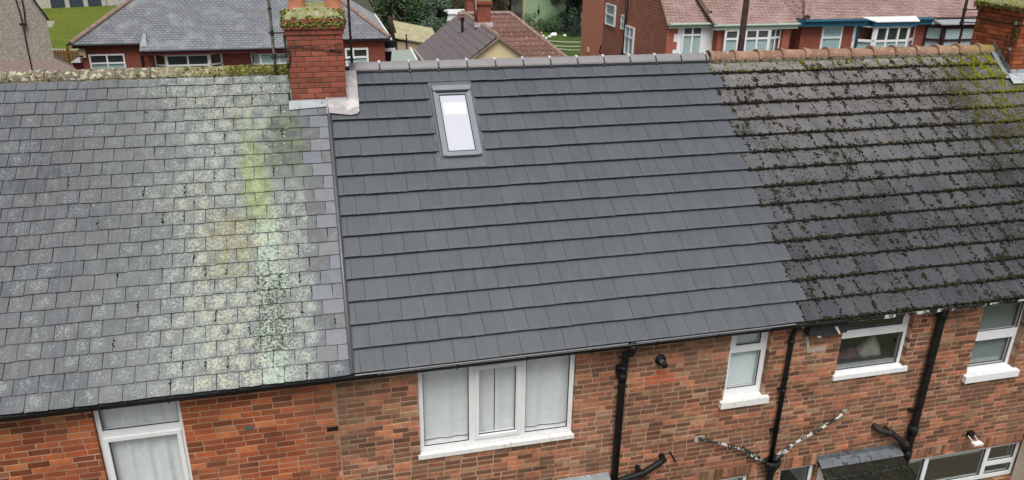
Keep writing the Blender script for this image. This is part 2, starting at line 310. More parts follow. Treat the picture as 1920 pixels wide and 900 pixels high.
M['white'] = upvc('white_paint', (0.80, 0.80, 0.80), 0.5); M['timber'] = simple('old_timber', (0.42, 0.38, 0.33), 0.9, 0.1, 0.3, 12)
M['canopy_tile'] = lichen('canopy_tile', (0.020, 0.018, 0.015), (0.05, 0.04, 0.024), None, 0.57, 8)
M['flaunch'] = lichen('flaunching', (0.30, 0.31, 0.20), (0.42, 0.42, 0.32), (-9, -8, (0.2, 0.2, 0.05)), 0.5, 18)
M['pot'] = simple('chimney_pot', (0.42, 0.17, 0.10), 0.85, 0.2, 0.2, 8)

# ------------------------------------------------------------------ mesh helpers
class MB:
    def __init__(s): s.v = []; s.f = []
    def add(s, vs, fs):
        o = len(s.v); s.v += [tuple(p) for p in vs]; s.f += [tuple(i + o for i in f) for f in fs]; return s
    def box(s, x0, x1, y0, y1, z0, z1):
        return s.add([(x0, y0, z0), (x1, y0, z0), (x1, y1, z0), (x0, y1, z0), (x0, y0, z1), (x1, y0, z1), (x1, y1, z1), (x0, y1, z1)],
                     [(0, 3, 2, 1), (4, 5, 6, 7), (0, 1, 5, 4), (1, 2, 6, 5), (2, 3, 7, 6), (3, 0, 4, 7)])
    def mbox(s, m, x0, x1, y0, y1, z0, z1):
        t = MB().box(x0, x1, y0, y1, z0, z1); return s.add([m @ Vector(p) for p in t.v], t.f)
    def mesh(s, m, vs, fs): return s.add([m @ Vector(p) for p in vs], fs)
    def poly(s, pts): return s.add(pts, [tuple(range(len(pts)))])
    def prism(s, pts, d):          # a flat outline given depth d
        d = Vector(d); n = len(pts); a = [Vector(p) for p in pts]
        return s.add(a + [p + d for p in a], [tuple(range(n - 1, -1, -1)), tuple(range(n, 2 * n))] + [(i, (i + 1) % n, (i + 1) % n + n, i + n) for i in range(n)])
    def tube(s, path, r, n=10, caps=True):
        path = [Vector(p) for p in path]; rs = r if isinstance(r, (list, tuple)) else [r] * len(path)
        o = len(s.v); ref = None
        for i, p in enumerate(path):
            d = (path[min(i + 1, len(path) - 1)] - path[max(i - 1, 0)]).normalized()
            if ref is None: ref = d.orthogonal().normalized()
            ref = (ref - d * ref.dot(d)).normalized(); b = d.cross(ref)
            for k in range(n):
                a = 2 * math.pi * k / n; s.v.append(tuple(p + (ref * math.cos(a) + b * math.sin(a)) * rs[i]))
        for i in range(len(path) - 1):
            for k in range(n):
                a, b2 = o + i * n + k, o + i * n + (k + 1) % n; s.f.append((a, b2, b2 + n, a + n))
        if caps:
            s.f.append(tuple(o + k for k in range(n - 1, -1, -1))); e = o + (len(path) - 1) * n; s.f.append(tuple(e + k for k in range(n)))
        return s
    def data(s, name, m=None, uv=None):
        d = bpy.data.meshes.new(name); d.from_pydata(s.v, [], s.f); d.update()
        if uv is not None:       # place on the piece itself, so that wear can follow each piece
            l = d.uv_layers.new(name='piece'); fl = []
            for f in s.f:
                for i in f: fl += [uv[i][0], uv[i][1]]
            l.data.foreach_set('uv', fl)
        if m is not None: d.materials.append(M[m] if isinstance(m, str) else m)
        return d
    def build(s, name, m, parent=None, smooth=False):
        d = s.data(name, m)
        if smooth: d.polygons.foreach_set('use_smooth', [True] * len(d.polygons))
        return link(name, d, parent)
def link(name, d, parent=None, mw=None):
    o = bpy.data.objects.new(name, d); COL.objects.link(o)
    if parent is not None:
        o.parent = parent
        if mw is not None: o.matrix_local = PINV[parent.name] @ mw if parent.name in PINV else mw
        elif parent.name in PINV: o.matrix_local = PINV[parent.name]
    elif mw is not None: o.matrix_world = mw
    return o
PINV = {}
def tag(o, label, cat, group=None, kind=None):
    o['label'] = label
    if cat: o['category'] = cat
    if group: o['group'] = group
    if kind: o['kind'] = kind
    return o
def thing(name, label, cat, loc, group=None):
    o = bpy.data.objects.new(name, None); COL.objects.link(o); o.location = loc; o.empty_display_size = 0.2
    PINV[o.name] = Matrix.Translation(-Vector(loc)); return tag(o, label, cat, group)
# every part hangs on an unmoved parent or on an empty whose offset is taken out in link()
def struct(o): o['kind'] = 'structure'; return o
def holes_rects(x0, x1, z0, z1, holes):
    xs = sorted({x0, x1, *[min(max(h[i], x0), x1) for h in holes for i in (0, 1)]}); zs = sorted({z0, z1, *[min(max(h[i], z0), z1) for h in holes for i in (2, 3)]})
    out = []
    for j in range(len(zs) - 1):
        run = None
        for i in range(len(xs) - 1):
            cx, cz = (xs[i] + xs[i + 1]) / 2, (zs[j] + zs[j + 1]) / 2
            if any(h[0] < cx < h[1] and h[2] < cz < h[3] for h in holes):
                if run: out.append(run)
                run = None
            else: run = [run[0] if run else xs[i], xs[i + 1], zs[j], zs[j + 1]]
        if run: out.append(run)
    return out
def slab_holes(mb, x0, x1, z0, z1, y0, y1, holes):
    for a, b, c, d in holes_rects(x0, x1, z0, z1, holes): mb.box(a, b, y0, y1, c, d)
    return mb

class Pieces:
    """alike pieces of one surface: the 300 that show largest become objects, the rest one joined part"""
    def __init__(s, name, mat, variants): s.name = name; s.items = []; s.var = variants; s.mat = mat
    def add(s, m, k=None, size=1.0, centre=None): s.items.append((m, rng.randrange(len(s.var)) if k is None else k, size, centre))
    def finish(s, parent, limit=300):
        datas = [v.data(s.name, s.mat, v.v) for v in s.var]
        sc = []
        for i, (m, k, size, cen) in enumerate(s.items):
            c = m @ Vector((0, 0.06, 0)) if cen is None else Vector(cen); x, y, z = proj(c)
            vis = 0 < x < 1920 and -5 < y < 900 and z > 0
            sc.append((-(size / z ** 2) if vis else 0, i))
        sc.sort(); top = {i for v, i in sc[:limit] if v < 0}; rest = MB(); ruv = []
        for i, (m, k, size, cen) in enumerate(s.items):
            if i in top: link(s.name, datas[k], parent, m)
            else: rest.mesh(m, s.var[k].v, s.var[k].f); ruv += s.var[k].v
        if rest.v:
            o = link(s.name + '_remainder', rest.data(s.name + '_remainder', s.mat, ruv), parent); o['kind'] = 'stuff'

def brick_variants(n=4):
    out = []
    for k in range(n):        # unit brick, front face at y=0 facing -y, x and z in 0..1, chamfered
        j = lambda: rng.uniform(-0.012, 0.012); b = 0.022; c = 0.07
        f = [(b + j(), 0, c + j()), (1 - b + j(), 0, c + j()), (1 - b + j(), 0, 1 - c + j()), (b + j(), 0, 1 - c + j())]
        e = [(0, 0.06, 0), (1, 0.06, 0), (1, 0.06, 1), (0, 0.06, 1)]; h = [(0, 1, 0), (1, 1, 0), (1, 1, 1), (0, 1, 1)]
        m = MB().add(f + e + h, [(0, 1, 2, 3)] + [(4 + i, 4 + (i + 1) % 4, (i + 1) % 4, i) for i in range(4)] + [(8 + i, 8 + (i + 1) % 4, 4 + (i + 1) % 4, 4 + i) for i in range(4)])
        out.append(m)
    return out
BV = brick_variants()
def lay_wall(x0, x1, z0, z1, L, H, holes, place, joint=0.011, bond=0.5, seed=1):
    r = random.Random(seed); row = 0; z = z1
    while z > z0 - H:
        zb = z - H + joint / 2; zt = z - joint / 2; x = x0 - (L * bond if row % 2 else 0)
        while x < x1:
            l = L * (0.5 if r.random() < 0.06 else 1.0) + r.uniform(-0.006, 0.006); a, b = max(x, x0) + joint / 2, min(x + l, x1) - joint / 2; x += l
            segs = [(a, b)]; ext = []
            for h in holes:
                if zb < h[3] and zt > h[2] and b > h[0] and a < h[1]:
                    ca, cb = max(a, h[0]), min(b, h[1])
                    if zb < h[2] - 0.05: ext.append((ca, cb, zb, h[2] - 0.004))
                    if zt > h[3] + 0.02: ext.append((ca, cb, h[3] + 0.006, zt))
                if zb < h[3] - 0.003 and zt > h[2] + 0.003:
                    ns = []
                    for (p, q) in segs:
                        if q <= h[0] or p >= h[1]: ns.append((p, q))
                        else:
                            if p < h[0]: ns.append((p, h[0]))
                            if q > h[1]: ns.append((h[1], q))
                    segs = ns
            for p, q in segs:
                if q - p > 0.03: place(p, q, zb + r.uniform(-.0015, .0015), zt + r.uniform(-.0015, .0015), r)
            for p, q, e0, e1 in ext:
                if q - p > 0.03: place(p, q, e0, e1, r)
        z -= H; row += 1

# ------------------------------------------------------------------ ground
def mk_ground():
    g = NG('ground', 0.95, 0.1); n = g.noise(0.35, 5)
    g.col(g.ramp(n, [(0.3, (0.05, 0.05, 0.05)), (0.5, (0.085, 0.08, 0.07)), (0.62, (0.07, 0.085, 0.035)), (0.8, (0.06, 0.08, 0.03))])); return g.m
M['ground'] = mk_ground()
def mk_grass(name, a, b, c2):
    g = NG(name, 0.95, 0.1); n = g.noise(0.5, 5); f = g.noise(9, 5, rough=0.7)
    c = g.mix(g.mr(n, 0.35, 0.65), a, b); c = g.mix(g.mr(f, 0.42, 0.62, 0, 0.85), c, c2); c = g.mix(g.mr(g.noise(2.4, 5), 0.5, 0.7, 0, 0.7), c, tuple(v * 0.6 for v in c2)); g.col(c); g.bump(f, 0.08); return g.m
M['grass'] = mk_grass('grass', (0.13, 0.17, 0.028), (0.19, 0.21, 0.03), (0.085, 0.12, 0.02))
M['grass2'] = mk_grass('grass_dark', (0.075, 0.12, 0.03), (0.11, 0.15, 0.035), (0.05, 0.08, 0.02))
struct(MB().poly([(-700, -700, ZG), (700, -700, ZG), (700, 700, ZG), (-700, 700, ZG)]).build('ground', 'ground'))
#BODY
# ================================================================== THE TERRACE
XJ = ony(632, 770, YW).x          # brick joint between the slate house and the re-roofed house
XB = 6.25                         # party line between re-roofed and mossy house
XL, XR = -6.2, 14.2
house_s = thing('terraced_house', 'terraced house with lichen covered slate roof and orange brick wall', 'house', (-3.2, 3.8, ZG))
house_n = thing('terraced_house', 'terraced house with clean dark grey tiled roof and roof window', 'house', (3.0, 3.8, ZG))
house_m = thing('terraced_house', 'terraced house with mossy dark tiled roof and red clay ridge tiles', 'house', (10.2, 3.8, ZG))

# ---- windows: openings measured on the wall face
def span(Y, l, r): return ony(*l, Y).x, ony(*r, Y).x
def zz(Y, p): return ony(*p, Y).z
TOPZ = -0.10
WIN = {}
Yf = 0.20
def win_rect(key, Y, l, r, z0, z1): WIN[key] = (*span(Y, l, r), z0, z1)
win_rect('w1', Yf, (174.2, 774.7), (337.8, 754.2), -1.75, TOPZ)
win_rect('w2', Yf, (782.1, 699.2), (1078.7, 665.3), zz(Yf, (788, 847)), TOPZ)
Y3 = 0.235
WIN['w3'] = (ony(1372.7, 630, YW).x, ony(1441.8, 622.9, Y3).x, zz(Y3, (1355, 743)), TOPZ)
WIN['w4'] = (ony(1576.7, 606.7, Y3).x, ony(1707.8, 588.9, Y3).x, zz(Y3, (1558, 697)), TOPZ)
WIN['w5'] = (ony(1847.8, 573.3, YW).x, ony(1919, 572, 0.27).x + 0.03, zz(0.27, (1813, 692)), TOPZ)
WIN['g1'] = (ony(1322, 899, 0.2).x - 0.1, ony(1401, 887.5, 0.2).x, -3.6, zz(0.2, (1401, 887.5)))
WIN['g2'] = (ony(1464.4, 878, YW).x, ony(1526.6, 864.4, 0.22).x, -3.6, zz(0.22, (1500, 870)))
WIN['g3'] = (ony(1690, 864, 0.2).x, ony(1914.8, 824.4, 0.2).x, -3.7, zz(0.2, (1800, 844)))
HOLES = list(WIN.values()); BHOLES = [(h[0], h[1], h[2] - 0.03, h[3]) for h in HOLES]

# ---- walls: mortar body with bricks bedded in it
def make_wall(house, x0, x1, mort, name='wall'):
    hs = [(h[0] - 0.005, h[1] + 0.005, h[2] - 0.035, h[3] + 0.005) for h in HOLES if h[1] > x0 and h[0] < x1]
    mb = MB(); slab_holes(mb, x0, x1, ZG, -0.045, YW + 0.005, YW + 0.25, hs)
    mb.box(x0, x1, 7.45, 7.7, ZG, -0.06)
    mb.box(x0 + 0.003, x0 + 0.12, YW + 0.251, 7.449, ZG, -0.06); mb.box(x1 - 0.12, x1 - 0.003, YW + 0.251, 7.449, ZG, -0.06)
    return mb.build(name, mort, house)
wall_s = make_wall(house_s, XL, XJ, 'mortar_sand'); wall_n = make_wall(house_n, XJ, XB, 'mortar_pale'); wall_m = make_wall(house_m, XB, XR, 'mortar_pale')
BP = {k: Pieces('brick', m, BV) for k, m in (('s', 'brick_orange'), ('n', 'brick_mixed'), ('m', 'brick_mixed'))}
PATCH = (ony(1214, 697, YW).x, ony(1255, 690, YW).x, zz(YW, (1235, 718)), zz(YW, (1235, 690)))   # newer bricks below the flue
newb = Pieces('brick', 'brick_new', BV)
def place_left(p, q, zb, zt, r):
    d = r.uniform(-0.0025, 0.0025)
    BP['s'].add(Matrix.Translation((p, YW + d, zb)) @ Matrix.Diagonal((q - p, 0.1, zt - zb, 1)), None, (q - p) if zt < -0.19 else 0.001, ((p + q) / 2, YW, (zb + zt) / 2))
def place_right(p, q, zb, zt, r):
    d = r.uniform(-0.0025, 0.0025); c = (p + q) / 2; k = 'n' if c < XB else 'm'; zc = (zb + zt) / 2
    P = newb if PATCH[0] < c < PATCH[1] and PATCH[2] < zc < PATCH[3] else BP[k]
    P.add(Matrix.Translation((p, YW + d, zb)) @ Matrix.Diagonal((q - p, 0.1, zt - zb, 1)), None, (q - p) if zt < -0.19 else 0.001, (c, YW, zc))
lay_wall(XL, XJ - 0.004, ZG, -0.05, 0.243, 0.0840, BHOLES, place_left, 0.0105, seed=3)
# soldier arches over the ground floor windows
ARCH = [(WIN[k][0] - 0.12, WIN[k][1] + 0.12, WIN[k][3], WIN[k][3] + 0.225) for k in ('g1', 'g2', 'g3')]
lay_wall(XJ + 0.004, XR, ZG, -0.05, 0.2265, 0.0798, BHOLES + ARCH, place_right, 0.0135, seed=5)
for a in ARCH:
    x = a[0]
    while x < a[1] - 0.03:
        m = Matrix.Translation((x + 0.006, YW + rng.uniform(-0.002, 0.002), a[2] + 0.004)) @ Matrix.Diagonal((min(0.07, a[1] - x - 0.01), 0.1, 0.215, 1))
        BP['n' if x < XB else 'm'].add(m, None, 0.22, (x + 0.04, YW, a[2] + 0.1)); x += 0.0805
BP['s'].finish(wall_s); BP['n'].finish(wall_n, 285); newb.finish(wall_n, 15); BP['m'].finish(wall_m)

# ---- windows
def window(house, key, Y, panes, sashes=(), depth=0.07, mat='upvc', glass='glass'):
    x0, x1, z0, z1 = WIN[key]; mb = MB()
    slab_holes(mb, x0 + 0.004, x1 - 0.004, z0 + 0.001, z1, Y, Y + depth, [(a - 0.001, b + 0.001, c - 0.001, d + 0.001) for a, b, c, d in panes])
    w = mb.build('window', mat, house)
    for a, b, c, d, t in sashes:      # opening lights stand proud of the frame
        s = MB(); slab_holes(s, a, b, c, d, Y - 0.018, Y - 0.002, [(a + t, b - t, c + t, d - t)]); s.build('sash', mat, w)
    for a, b, c, d in panes:
        MB().box(a - 0.004, b + 0.004, Y + 0.030, Y + 0.036, c - 0.004, d + 0.004).build('pane', glass, w)
        g = MB(); t = 0.008
        for q in ((a, a + t, c, d), (b - t, b, c, d), (a + t, b - t, c, c + t), (a + t, b - t, d - t, d)): g.box(q[0], q[1], Y + 0.015, Y + 0.029, q[2], q[3])
        g.build('gasket', 'dark_gap', w)
    return w
def sill(w, x0, x1, zt, zb, y0, y1, mat): 
    m = MB(); m.add([(x0, y0, zb), (x1, y0, zb), (x1, y1, zb), (x0, y1, zb), (x0, y0, zt - 0.012), (x1, y0, zt - 0.012), (x1, y1, zt), (x0, y1, zt)], [(0, 3, 2, 1), (4, 5, 6, 7), (0, 1, 5, 4), (1, 2, 6, 5), (2, 3, 7, 6), (3, 0, 4, 7)])
    return m.build('sill', mat, w)
def curtain(x0, x1, z0, z1, Y, mat, label, folds=9, amp=0.03, name='net_curtain', cat='curtain', group=None, seed=1):
    r = random.Random(seed); n = int((x1 - x0) / 0.012) + 2; ph = [r.uniform(0, 6.3) for _ in range(5)]; vs = []; rows = (0, 0.35, 0.7, 1.0)
    for j, t in enumerate(rows):
        for i in range(n):
            u = i / (n - 1); k = folds * 6.283 * u
            y = Y + amp * (0.55 * math.sin(k + ph[0] + 0.25 * j * math.sin(4 * u + ph[1])) + 0.3 * math.sin(k * 1.73 + ph[2]) + 0.25 * math.sin(k * 0.41 + ph[3] + 0.3 * j))
            vs.append((x0 + (x1 - x0) * u, y, z1 + (z0 - z1) * t))
    fs = [(j * n + i, j * n + i + 1, (j + 1) * n + i + 1, (j + 1) * n + i) for j in range(len(rows) - 1) for i in range(n - 1)]
    m = MB().add(vs, fs); o = m.build(name, mat, None, True); return tag(o, label, cat, group)
def PR(Y, l, r, b, t=None):
    return (ony(*l, Y).x, ony(*r, Y).x, zz(Y, b), TOPZ - 0.06 if t is None else (t if isinstance(t, float) else zz(Y, t)))
# slate house window
pA = PR(Yf, (188, 790), (333, 770), (262, 801)); pB = (ony(206, 840, Yf).x, ony(338, 840, Yf).x, -1.68, zz(Yf, (268, 819)))
w1 = window(house_s, 'w1', Yf, [pA, pB], [(pB[0] - 0.05, pB[1] + 0.045, -1.73, pB[3] + 0.045, 0.05)])
sill(w1, WIN['w1'][0] - 0.04, WIN['w1'][1] + 0.04, -1.752, -1.83, YW - 0.05, Yf + 0.05, 'sill_paint')
curtain(WIN['w1'][0] + 0.02, WIN['w1'][1] - 0.02, -1.72, -0.12, Yf + 0.10, 'net', 'pale net curtain in the window below the slate roof', 5, 0.024, seed=4)
# three-light window of the re-roofed house
p1 = (ony(793.5, 760, Yf).x, ony(879, 760, Yf).x, zz(Yf, (835, 833)), TOPZ - 0.06); p3 = (ony(985.5, 740, Yf).x, ony(1066, 740, Yf).x, zz(Yf, (1025, 806.5)), TOPZ - 0.06)
p2 = (ony(897.5, 750, Yf).x, ony(966.8, 750, Yf).x, zz(Yf, (930, 811.5)), zz(Yf, (930, 688.5)))
w2 = window(house_n, 'w2', Yf, [p1, p2, p3], [(ony(890.5, 750, Yf).x, ony(976, 750, Yf).x, p2[2] - 0.055, p2[3] + 0.05, 0.052)])
sill(w2, WIN['w2'][0] - 0.03, WIN['w2'][1] + 0.02, WIN['w2'][2] - 0.002, WIN['w2'][2] - 0.078, YW - 0.025, Yf + 0.06, 'sill_paint')
curtain(p1[0] - 0.05, (p2[0] + p2[1]) / 2 - 0.02, p1[2] + 0.03, -0.12, Yf + 0.12, 'net', 'net curtain drawn across the left light of the three-light window', 3, 0.016, seed=5)
curtain((p2[0] + p2[1]) / 2 - 0.012, p3[1] + 0.03, p1[2] + 0.03, -0.12, Yf + 0.10, 'net', 'net curtain drawn across the right light of the three-light window', 3.5, 0.016, seed=6)
MB().box(p1[0] - 0.1, p3[1] + 0.1, Yf + 0.08, Yf + 0.32, p1[2] - 0.03, p1[2] + 0.0).build('window_board', 'white', w2)
# bathroom window
q1 = PR(Y3, (1381, 640), (1428, 630), (1405, 646)); q2 = (ony(1366, 700, Y3).x, ony(1422, 690, Y3).x, zz(Y3, (1392, 726.5)), zz(Y3, (1400, 659)))
w3 = window(house_n, 'w3', Y3, [q1, q2])
o3 = WIN['w3']; sill(w3, o3[0] - 0.06, o3[1] + 0.08, o3[2] - 0.002, o3[2] - 0.115, YW - 0.07, Y3 + 0.05, 'sill_paint')
bl = MB(); z = o3[2] + 0.09
while z < -0.14: bl.mbox(Matrix.Translation((0, Y3 + 0.11, z)) @ Matrix.Rotation(0.9, 4, 'X'), o3[0] + 0.03, o3[1] - 0.03, -0.022, 0.022, -0.001, 0.001); z += 0.031
tag(bl.build('slatted_blind', 'blind_pale'), 'pale slatted blind in the narrow window beside the thin downpipe', 'blind')
# kitchen window, dark inside
o4 = WIN['w4']; k1 = PR(Y3, (1588, 612), (1694, 598), (1640, 614)); k2 = (ony(1569, 660, Y3).x, ony(1690, 640, Y3).x, zz(Y3, (1620, 688.5)), zz(Y3, (1633, 629)))
w4 = window(house_m, 'w4', Y3, [k1, k2], glass='glass_dark')
sill(w4, o4[0] - 0.03, o4[1] + 0.07, o4[2] - 0.002, o4[2] - 0.09, YW - 0.03, Y3 + 0.05, 'sill_white')
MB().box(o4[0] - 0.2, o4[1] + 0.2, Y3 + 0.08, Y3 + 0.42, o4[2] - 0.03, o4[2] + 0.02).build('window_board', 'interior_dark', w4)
# bedroom window with slatted blind
o5 = WIN['w5']; Y5 = 0.27
b1 = (o5[0] + 0.05, ony(1912, 600, Y5).x, zz(Y5, (1860, 620)), TOPZ - 0.06); b2 = (o5[0] + 0.05, ony(1893, 650, Y5).x, zz(Y5, (1845, 685)), zz(Y5, (1860, 636)))
w5 = window(house_m, 'w5', Y5, [b1, b2]); sill(w5, o5[0] - 0.06, o5[1] + 0.06, o5[2] - 0.002, o5[2] - 0.13, YW - 0.075, Y5 + 0.05, 'sill_white')
bl = MB(); z = o5[2] + 0.05
while z < -0.14: bl.mbox(Matrix.Translation((0, Y5 + 0.11, z)) @ Matrix.Rotation(0.75, 4, 'X'), o5[0] + 0.03, o5[1] - 0.03, -0.02, 0.02, -0.001, 0.001); z += 0.033
tag(bl.build('slatted_blind', 'blind'), 'grey-green slatted blind in the window beside the thick soil stack', 'blind')
# ground floor windows
g = WIN['g1']; wg1 = window(house_n, 'g1', 0.2, [(g[0] + 0.06, g[1] - 0.06, g[2] + 0.08, g[3] - 0.06)])
curtain(g[0] + 0.03, g[1] - 0.03, g[2] + 0.1, g[3] - 0.02, 0.36, 'net', 'net curtain in the ground floor window under the left waste pipe', 5, 0.02, seed=9)
g = WIN['g2']; wg2 = window(house_n, 'g2', 0.22, [(g[0] + 0.06, g[1] - 0.06, g[2] + 0.08, g[3] - 0.07)], glass='glass_dark')
g = WIN['g3']; m1, m2 = ony(1738, 866, 0.2).x, ony(1852, 850, 0.2).x
wg3 = window(house_m, 'g3', 0.2, [(g[0] + 0.05, m1 - 0.045, g[2] + 0.08, g[3] - 0.06), (m1 + 0.035, m2 - 0.045, g[2] + 0.08, g[3] - 0.06), (m2 + 0.035, g[1] - 0.06, g[3] - 0.36, g[3] - 0.06), (m2 + 0.035, g[1] - 0.06, g[2] + 0.08, g[3] - 0.45)], glass='glass_dark')
tag(MB().box(m1 - 0.3, m2, 0.34, 0.36, g[3] - 0.24, g[3] - 0.03).build('roller_blind', 'blind_pale'), 'pale roller blind rolled up in the wide ground floor window', 'blind')
# rooms behind the glass
for hh, keys in ((house_s, ('w1',)), (house_n, ('w2', 'w3', 'g1', 'g2')), (house_m, ('w4', 'w5', 'g3'))):
    for k in keys:
        a, b, c, d = WIN[k]; e = 0.6; r = MB(); y0, y1 = YW + 0.252, 2.6
        c2, d2 = max(c - 0.7, ZG + 0.1), (-0.10 if d > -1 else -2.7)
        x0, x1 = a - 0.3, b + 0.3
        r.box(x0, x1, y1, y1 + 0.02, c2, d2); r.box(x0 - 0.02, x0, y0, y1, c2, d2); r.box(x1, x1 + 0.02, y0, y1, c2, d2); r.box(x0, x1, y0, y1, c2 - 0.02, c2); r.box(x0, x1, y0, y1, d2, d2 + 0.02)
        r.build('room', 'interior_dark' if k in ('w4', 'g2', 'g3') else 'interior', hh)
# things seen through the kitchen glass
def cone_cloth(x, y, z, r, h, mat, name, label, cat, sx=1.0, seed=1):
    q = random.Random(seed); n = 26; vs = []; rows = 7
    for j in range(rows):
        t = j / (rows - 1); rr = r * (1 - 0.86 * t ** 1.25)
        for i in range(n):
            a = 2 * math.pi * i / n; w = 1 + 0.13 * math.sin(5 * a + 2 * t) * (1 - t) + 0.06 * math.sin(9 * a + q.random())
            vs.append((x + sx * rr * w * math.cos(a) + 0.05 * t, y + 0.6 * rr * w * math.sin(a), z + h * t))
    fs = [(j * n + i, j * n + (i + 1) % n, (j + 1) * n + (i + 1) % n, (j + 1) * n + i) for j in range(rows - 1) for i in range(n)] + [tuple((rows - 1) * n + i for i in range(n)), tuple(range(n - 1, -1, -1))]
    return tag(MB().add(vs, fs).build(name, mat, None, True), label, cat)
zb4 = o4[2] + 0.02; cx = ony(1625, 672, Y3 + 0.22).x
cone_cloth(cx + 0.08, Y3 + 0.34, zb4, 0.22, 0.30, 'towel', 'towel', 'pale cream cloth standing in a peak behind the dark window', 'towel', 1.1, 3)
cone_cloth(cx - 0.27, Y3 + 0.34, zb4, 0.2, 0.13, 'pink', 'cloth_bundle', 'dusky pink cloth bundle on the sill behind the dark window', 'cloth', 1.2, 8)

# ================================================================== ROOFS
def roof_body(house, x0, x1, name='roof'):
    m = MB(); h0, h1 = -0.10, -0.055; s1 = RY / PC - 0.02
    m.prism([RP(x0, 0.03, h0), RP(x1, 0.03, h0), RP(x1, s1, h0), RP(x0, s1, h0)], RP(0, 0, h1 - h0))
    f = lambda p: Vector((p.x, 2 * RY - p.y, p.z))
    m.prism([f(RP(x0, 0, h0)), f(RP(x0, s1, h0)), f(RP(x1, s1, h0)), f(RP(x1, 0, h0))], f(RP(0, 0, h1 - h0)) - f(Vector((0, 0, 0))))
    return m.build(name, 'deck', house)
roof_s = roof_body(house_s, XL, -0.10); roof_n = roof_body(house_n, -0.10, 6.27); roof_m = roof_body(house_m, 6.27, XR)
# back slopes in courses of tiles, seen only from behind
def back_slope(roof, x0, x1, mat, gauge):
    m = MB(); n = int(RY / PC / gauge)
    for k in range(n):
        a = RP(x0, k * gauge + 0.0, 0.0); b = RP(x1, k * gauge, 0.0); c = RP(x1, (k + 1) * gauge + 0.06, -0.03); d = RP(x0, (k + 1) * gauge + 0.06, -0.03)
        q = [Vector((p.x, 2 * RY - p.y, p.z)) for p in (a, d, c, b)]; m.prism(q, (0, -0.008, -0.02))
    o = m.build('back_slope', mat, roof); return o
back_slope(roof_s, XL, -0.1, 'slate', 0.21); back_slope(roof_n, -0.1, 6.27, 'new_tile', G); back_slope(roof_m, 6.27, XR, 'old_tile', G)

# ---- interlocking tiles: unit width in x, nose at y=0
def tile_variants(n=3, jit=0.0015, th=0.021, chip=0.0):
    out = []; L = G + 0.07
    for k in range(n):
        j = lambda: rng.uniform(-jit, jit)
        b = 0.004
        f = [(0.0, 0.030 + j(), -th), (1, 0.030 + j(), -th), (1, j(), -b), (0, j(), -b)]           # nose
        t0 = [(0, b, 0 + j()), (1, b, 0 + j())]; u = [(0, L, 0), (1, L, 0), (1, L, -th), (0, L, -th)]
        if chip and k == 0: f[3] = (0, 0.016, -b); f[2] = (1, 0.004, -b - 0.004)
        v = f + t0 + u
        out.append(MB().add(v, [(0, 1, 2, 3), (3, 2, 5, 4), (4, 5, 7, 6), (1, 8, 7, 5, 2), (0, 3, 4, 6, 9), (0, 9, 8, 1), (6, 7, 8, 9)]))
    return out
TV = tile_variants(); TVO = tile_variants(5, 0.005, 0.021, 1)
TILT = -0.048 / G
NEWT = Pieces('roof_tile', 'new_tile', TV); OLDT = Pieces('roof_tile', 'old_tile', TVO)
X0N = -0.078
SKX = (1.408, 2.082)               # cut-out for the roof window
CHX = (-0.615, 0.172); CHY = 3.315 # chimney on the slate side
CH2X = 12.04
def tile_row_segments(k, x0, x1):
    off = 0.5 * TW if k % 2 else 0.0
    j = math.floor((x0 - off) / TW); out = []
    while True:
        a = off + j * TW; b = a + TW; j += 1
        if a >= x1 - 0.01: break
        if b <= x0 + 0.01: continue
        out.append((max(a, x0), min(b, x1)))
    return out
def put_tile(P, a, b, k, jit):
    gap = 0.004 + rng.random() * 0.0015
    if b - a < 0.03: return
    m = RM(a + gap / 2, k * G + rng.uniform(-jit, jit), rng.uniform(-jit, jit) * 0.6, TILT, rng.uniform(-jit, jit) * 0.6, (b - a - gap, 1, 1))
    P.add(m, None, b - a, RP((a + b) / 2, (k + 0.5) * G, 0))
for k in range(15):
    xe = 21 * TW if k % 2 == 0 else 21.5 * TW
    for a, b in tile_row_segments(k, X0N, xe):
        if k >= 13:
            if b < 0.36: continue
            a = max(a, 0.30)
        segs = [(a, b)]
        if 9 <= k <= 13:
            segs = [(p, q) for p, q in ((a, min(b, SKX[0])), (max(a, SKX[1]), b)) if q - p > 0.03]
        for p, q in segs: put_tile(NEWT, p, q, k, 0.003)
    xr = XR if k < 13 else CH2X - 0.10 + (0.03 * (14 - k))
    for a, b in tile_row_segments(k, xe, xr): put_tile(OLDT, a, b, k, 0.005)
NEWT.finish(roof_n); OLDT.finish(roof_m)

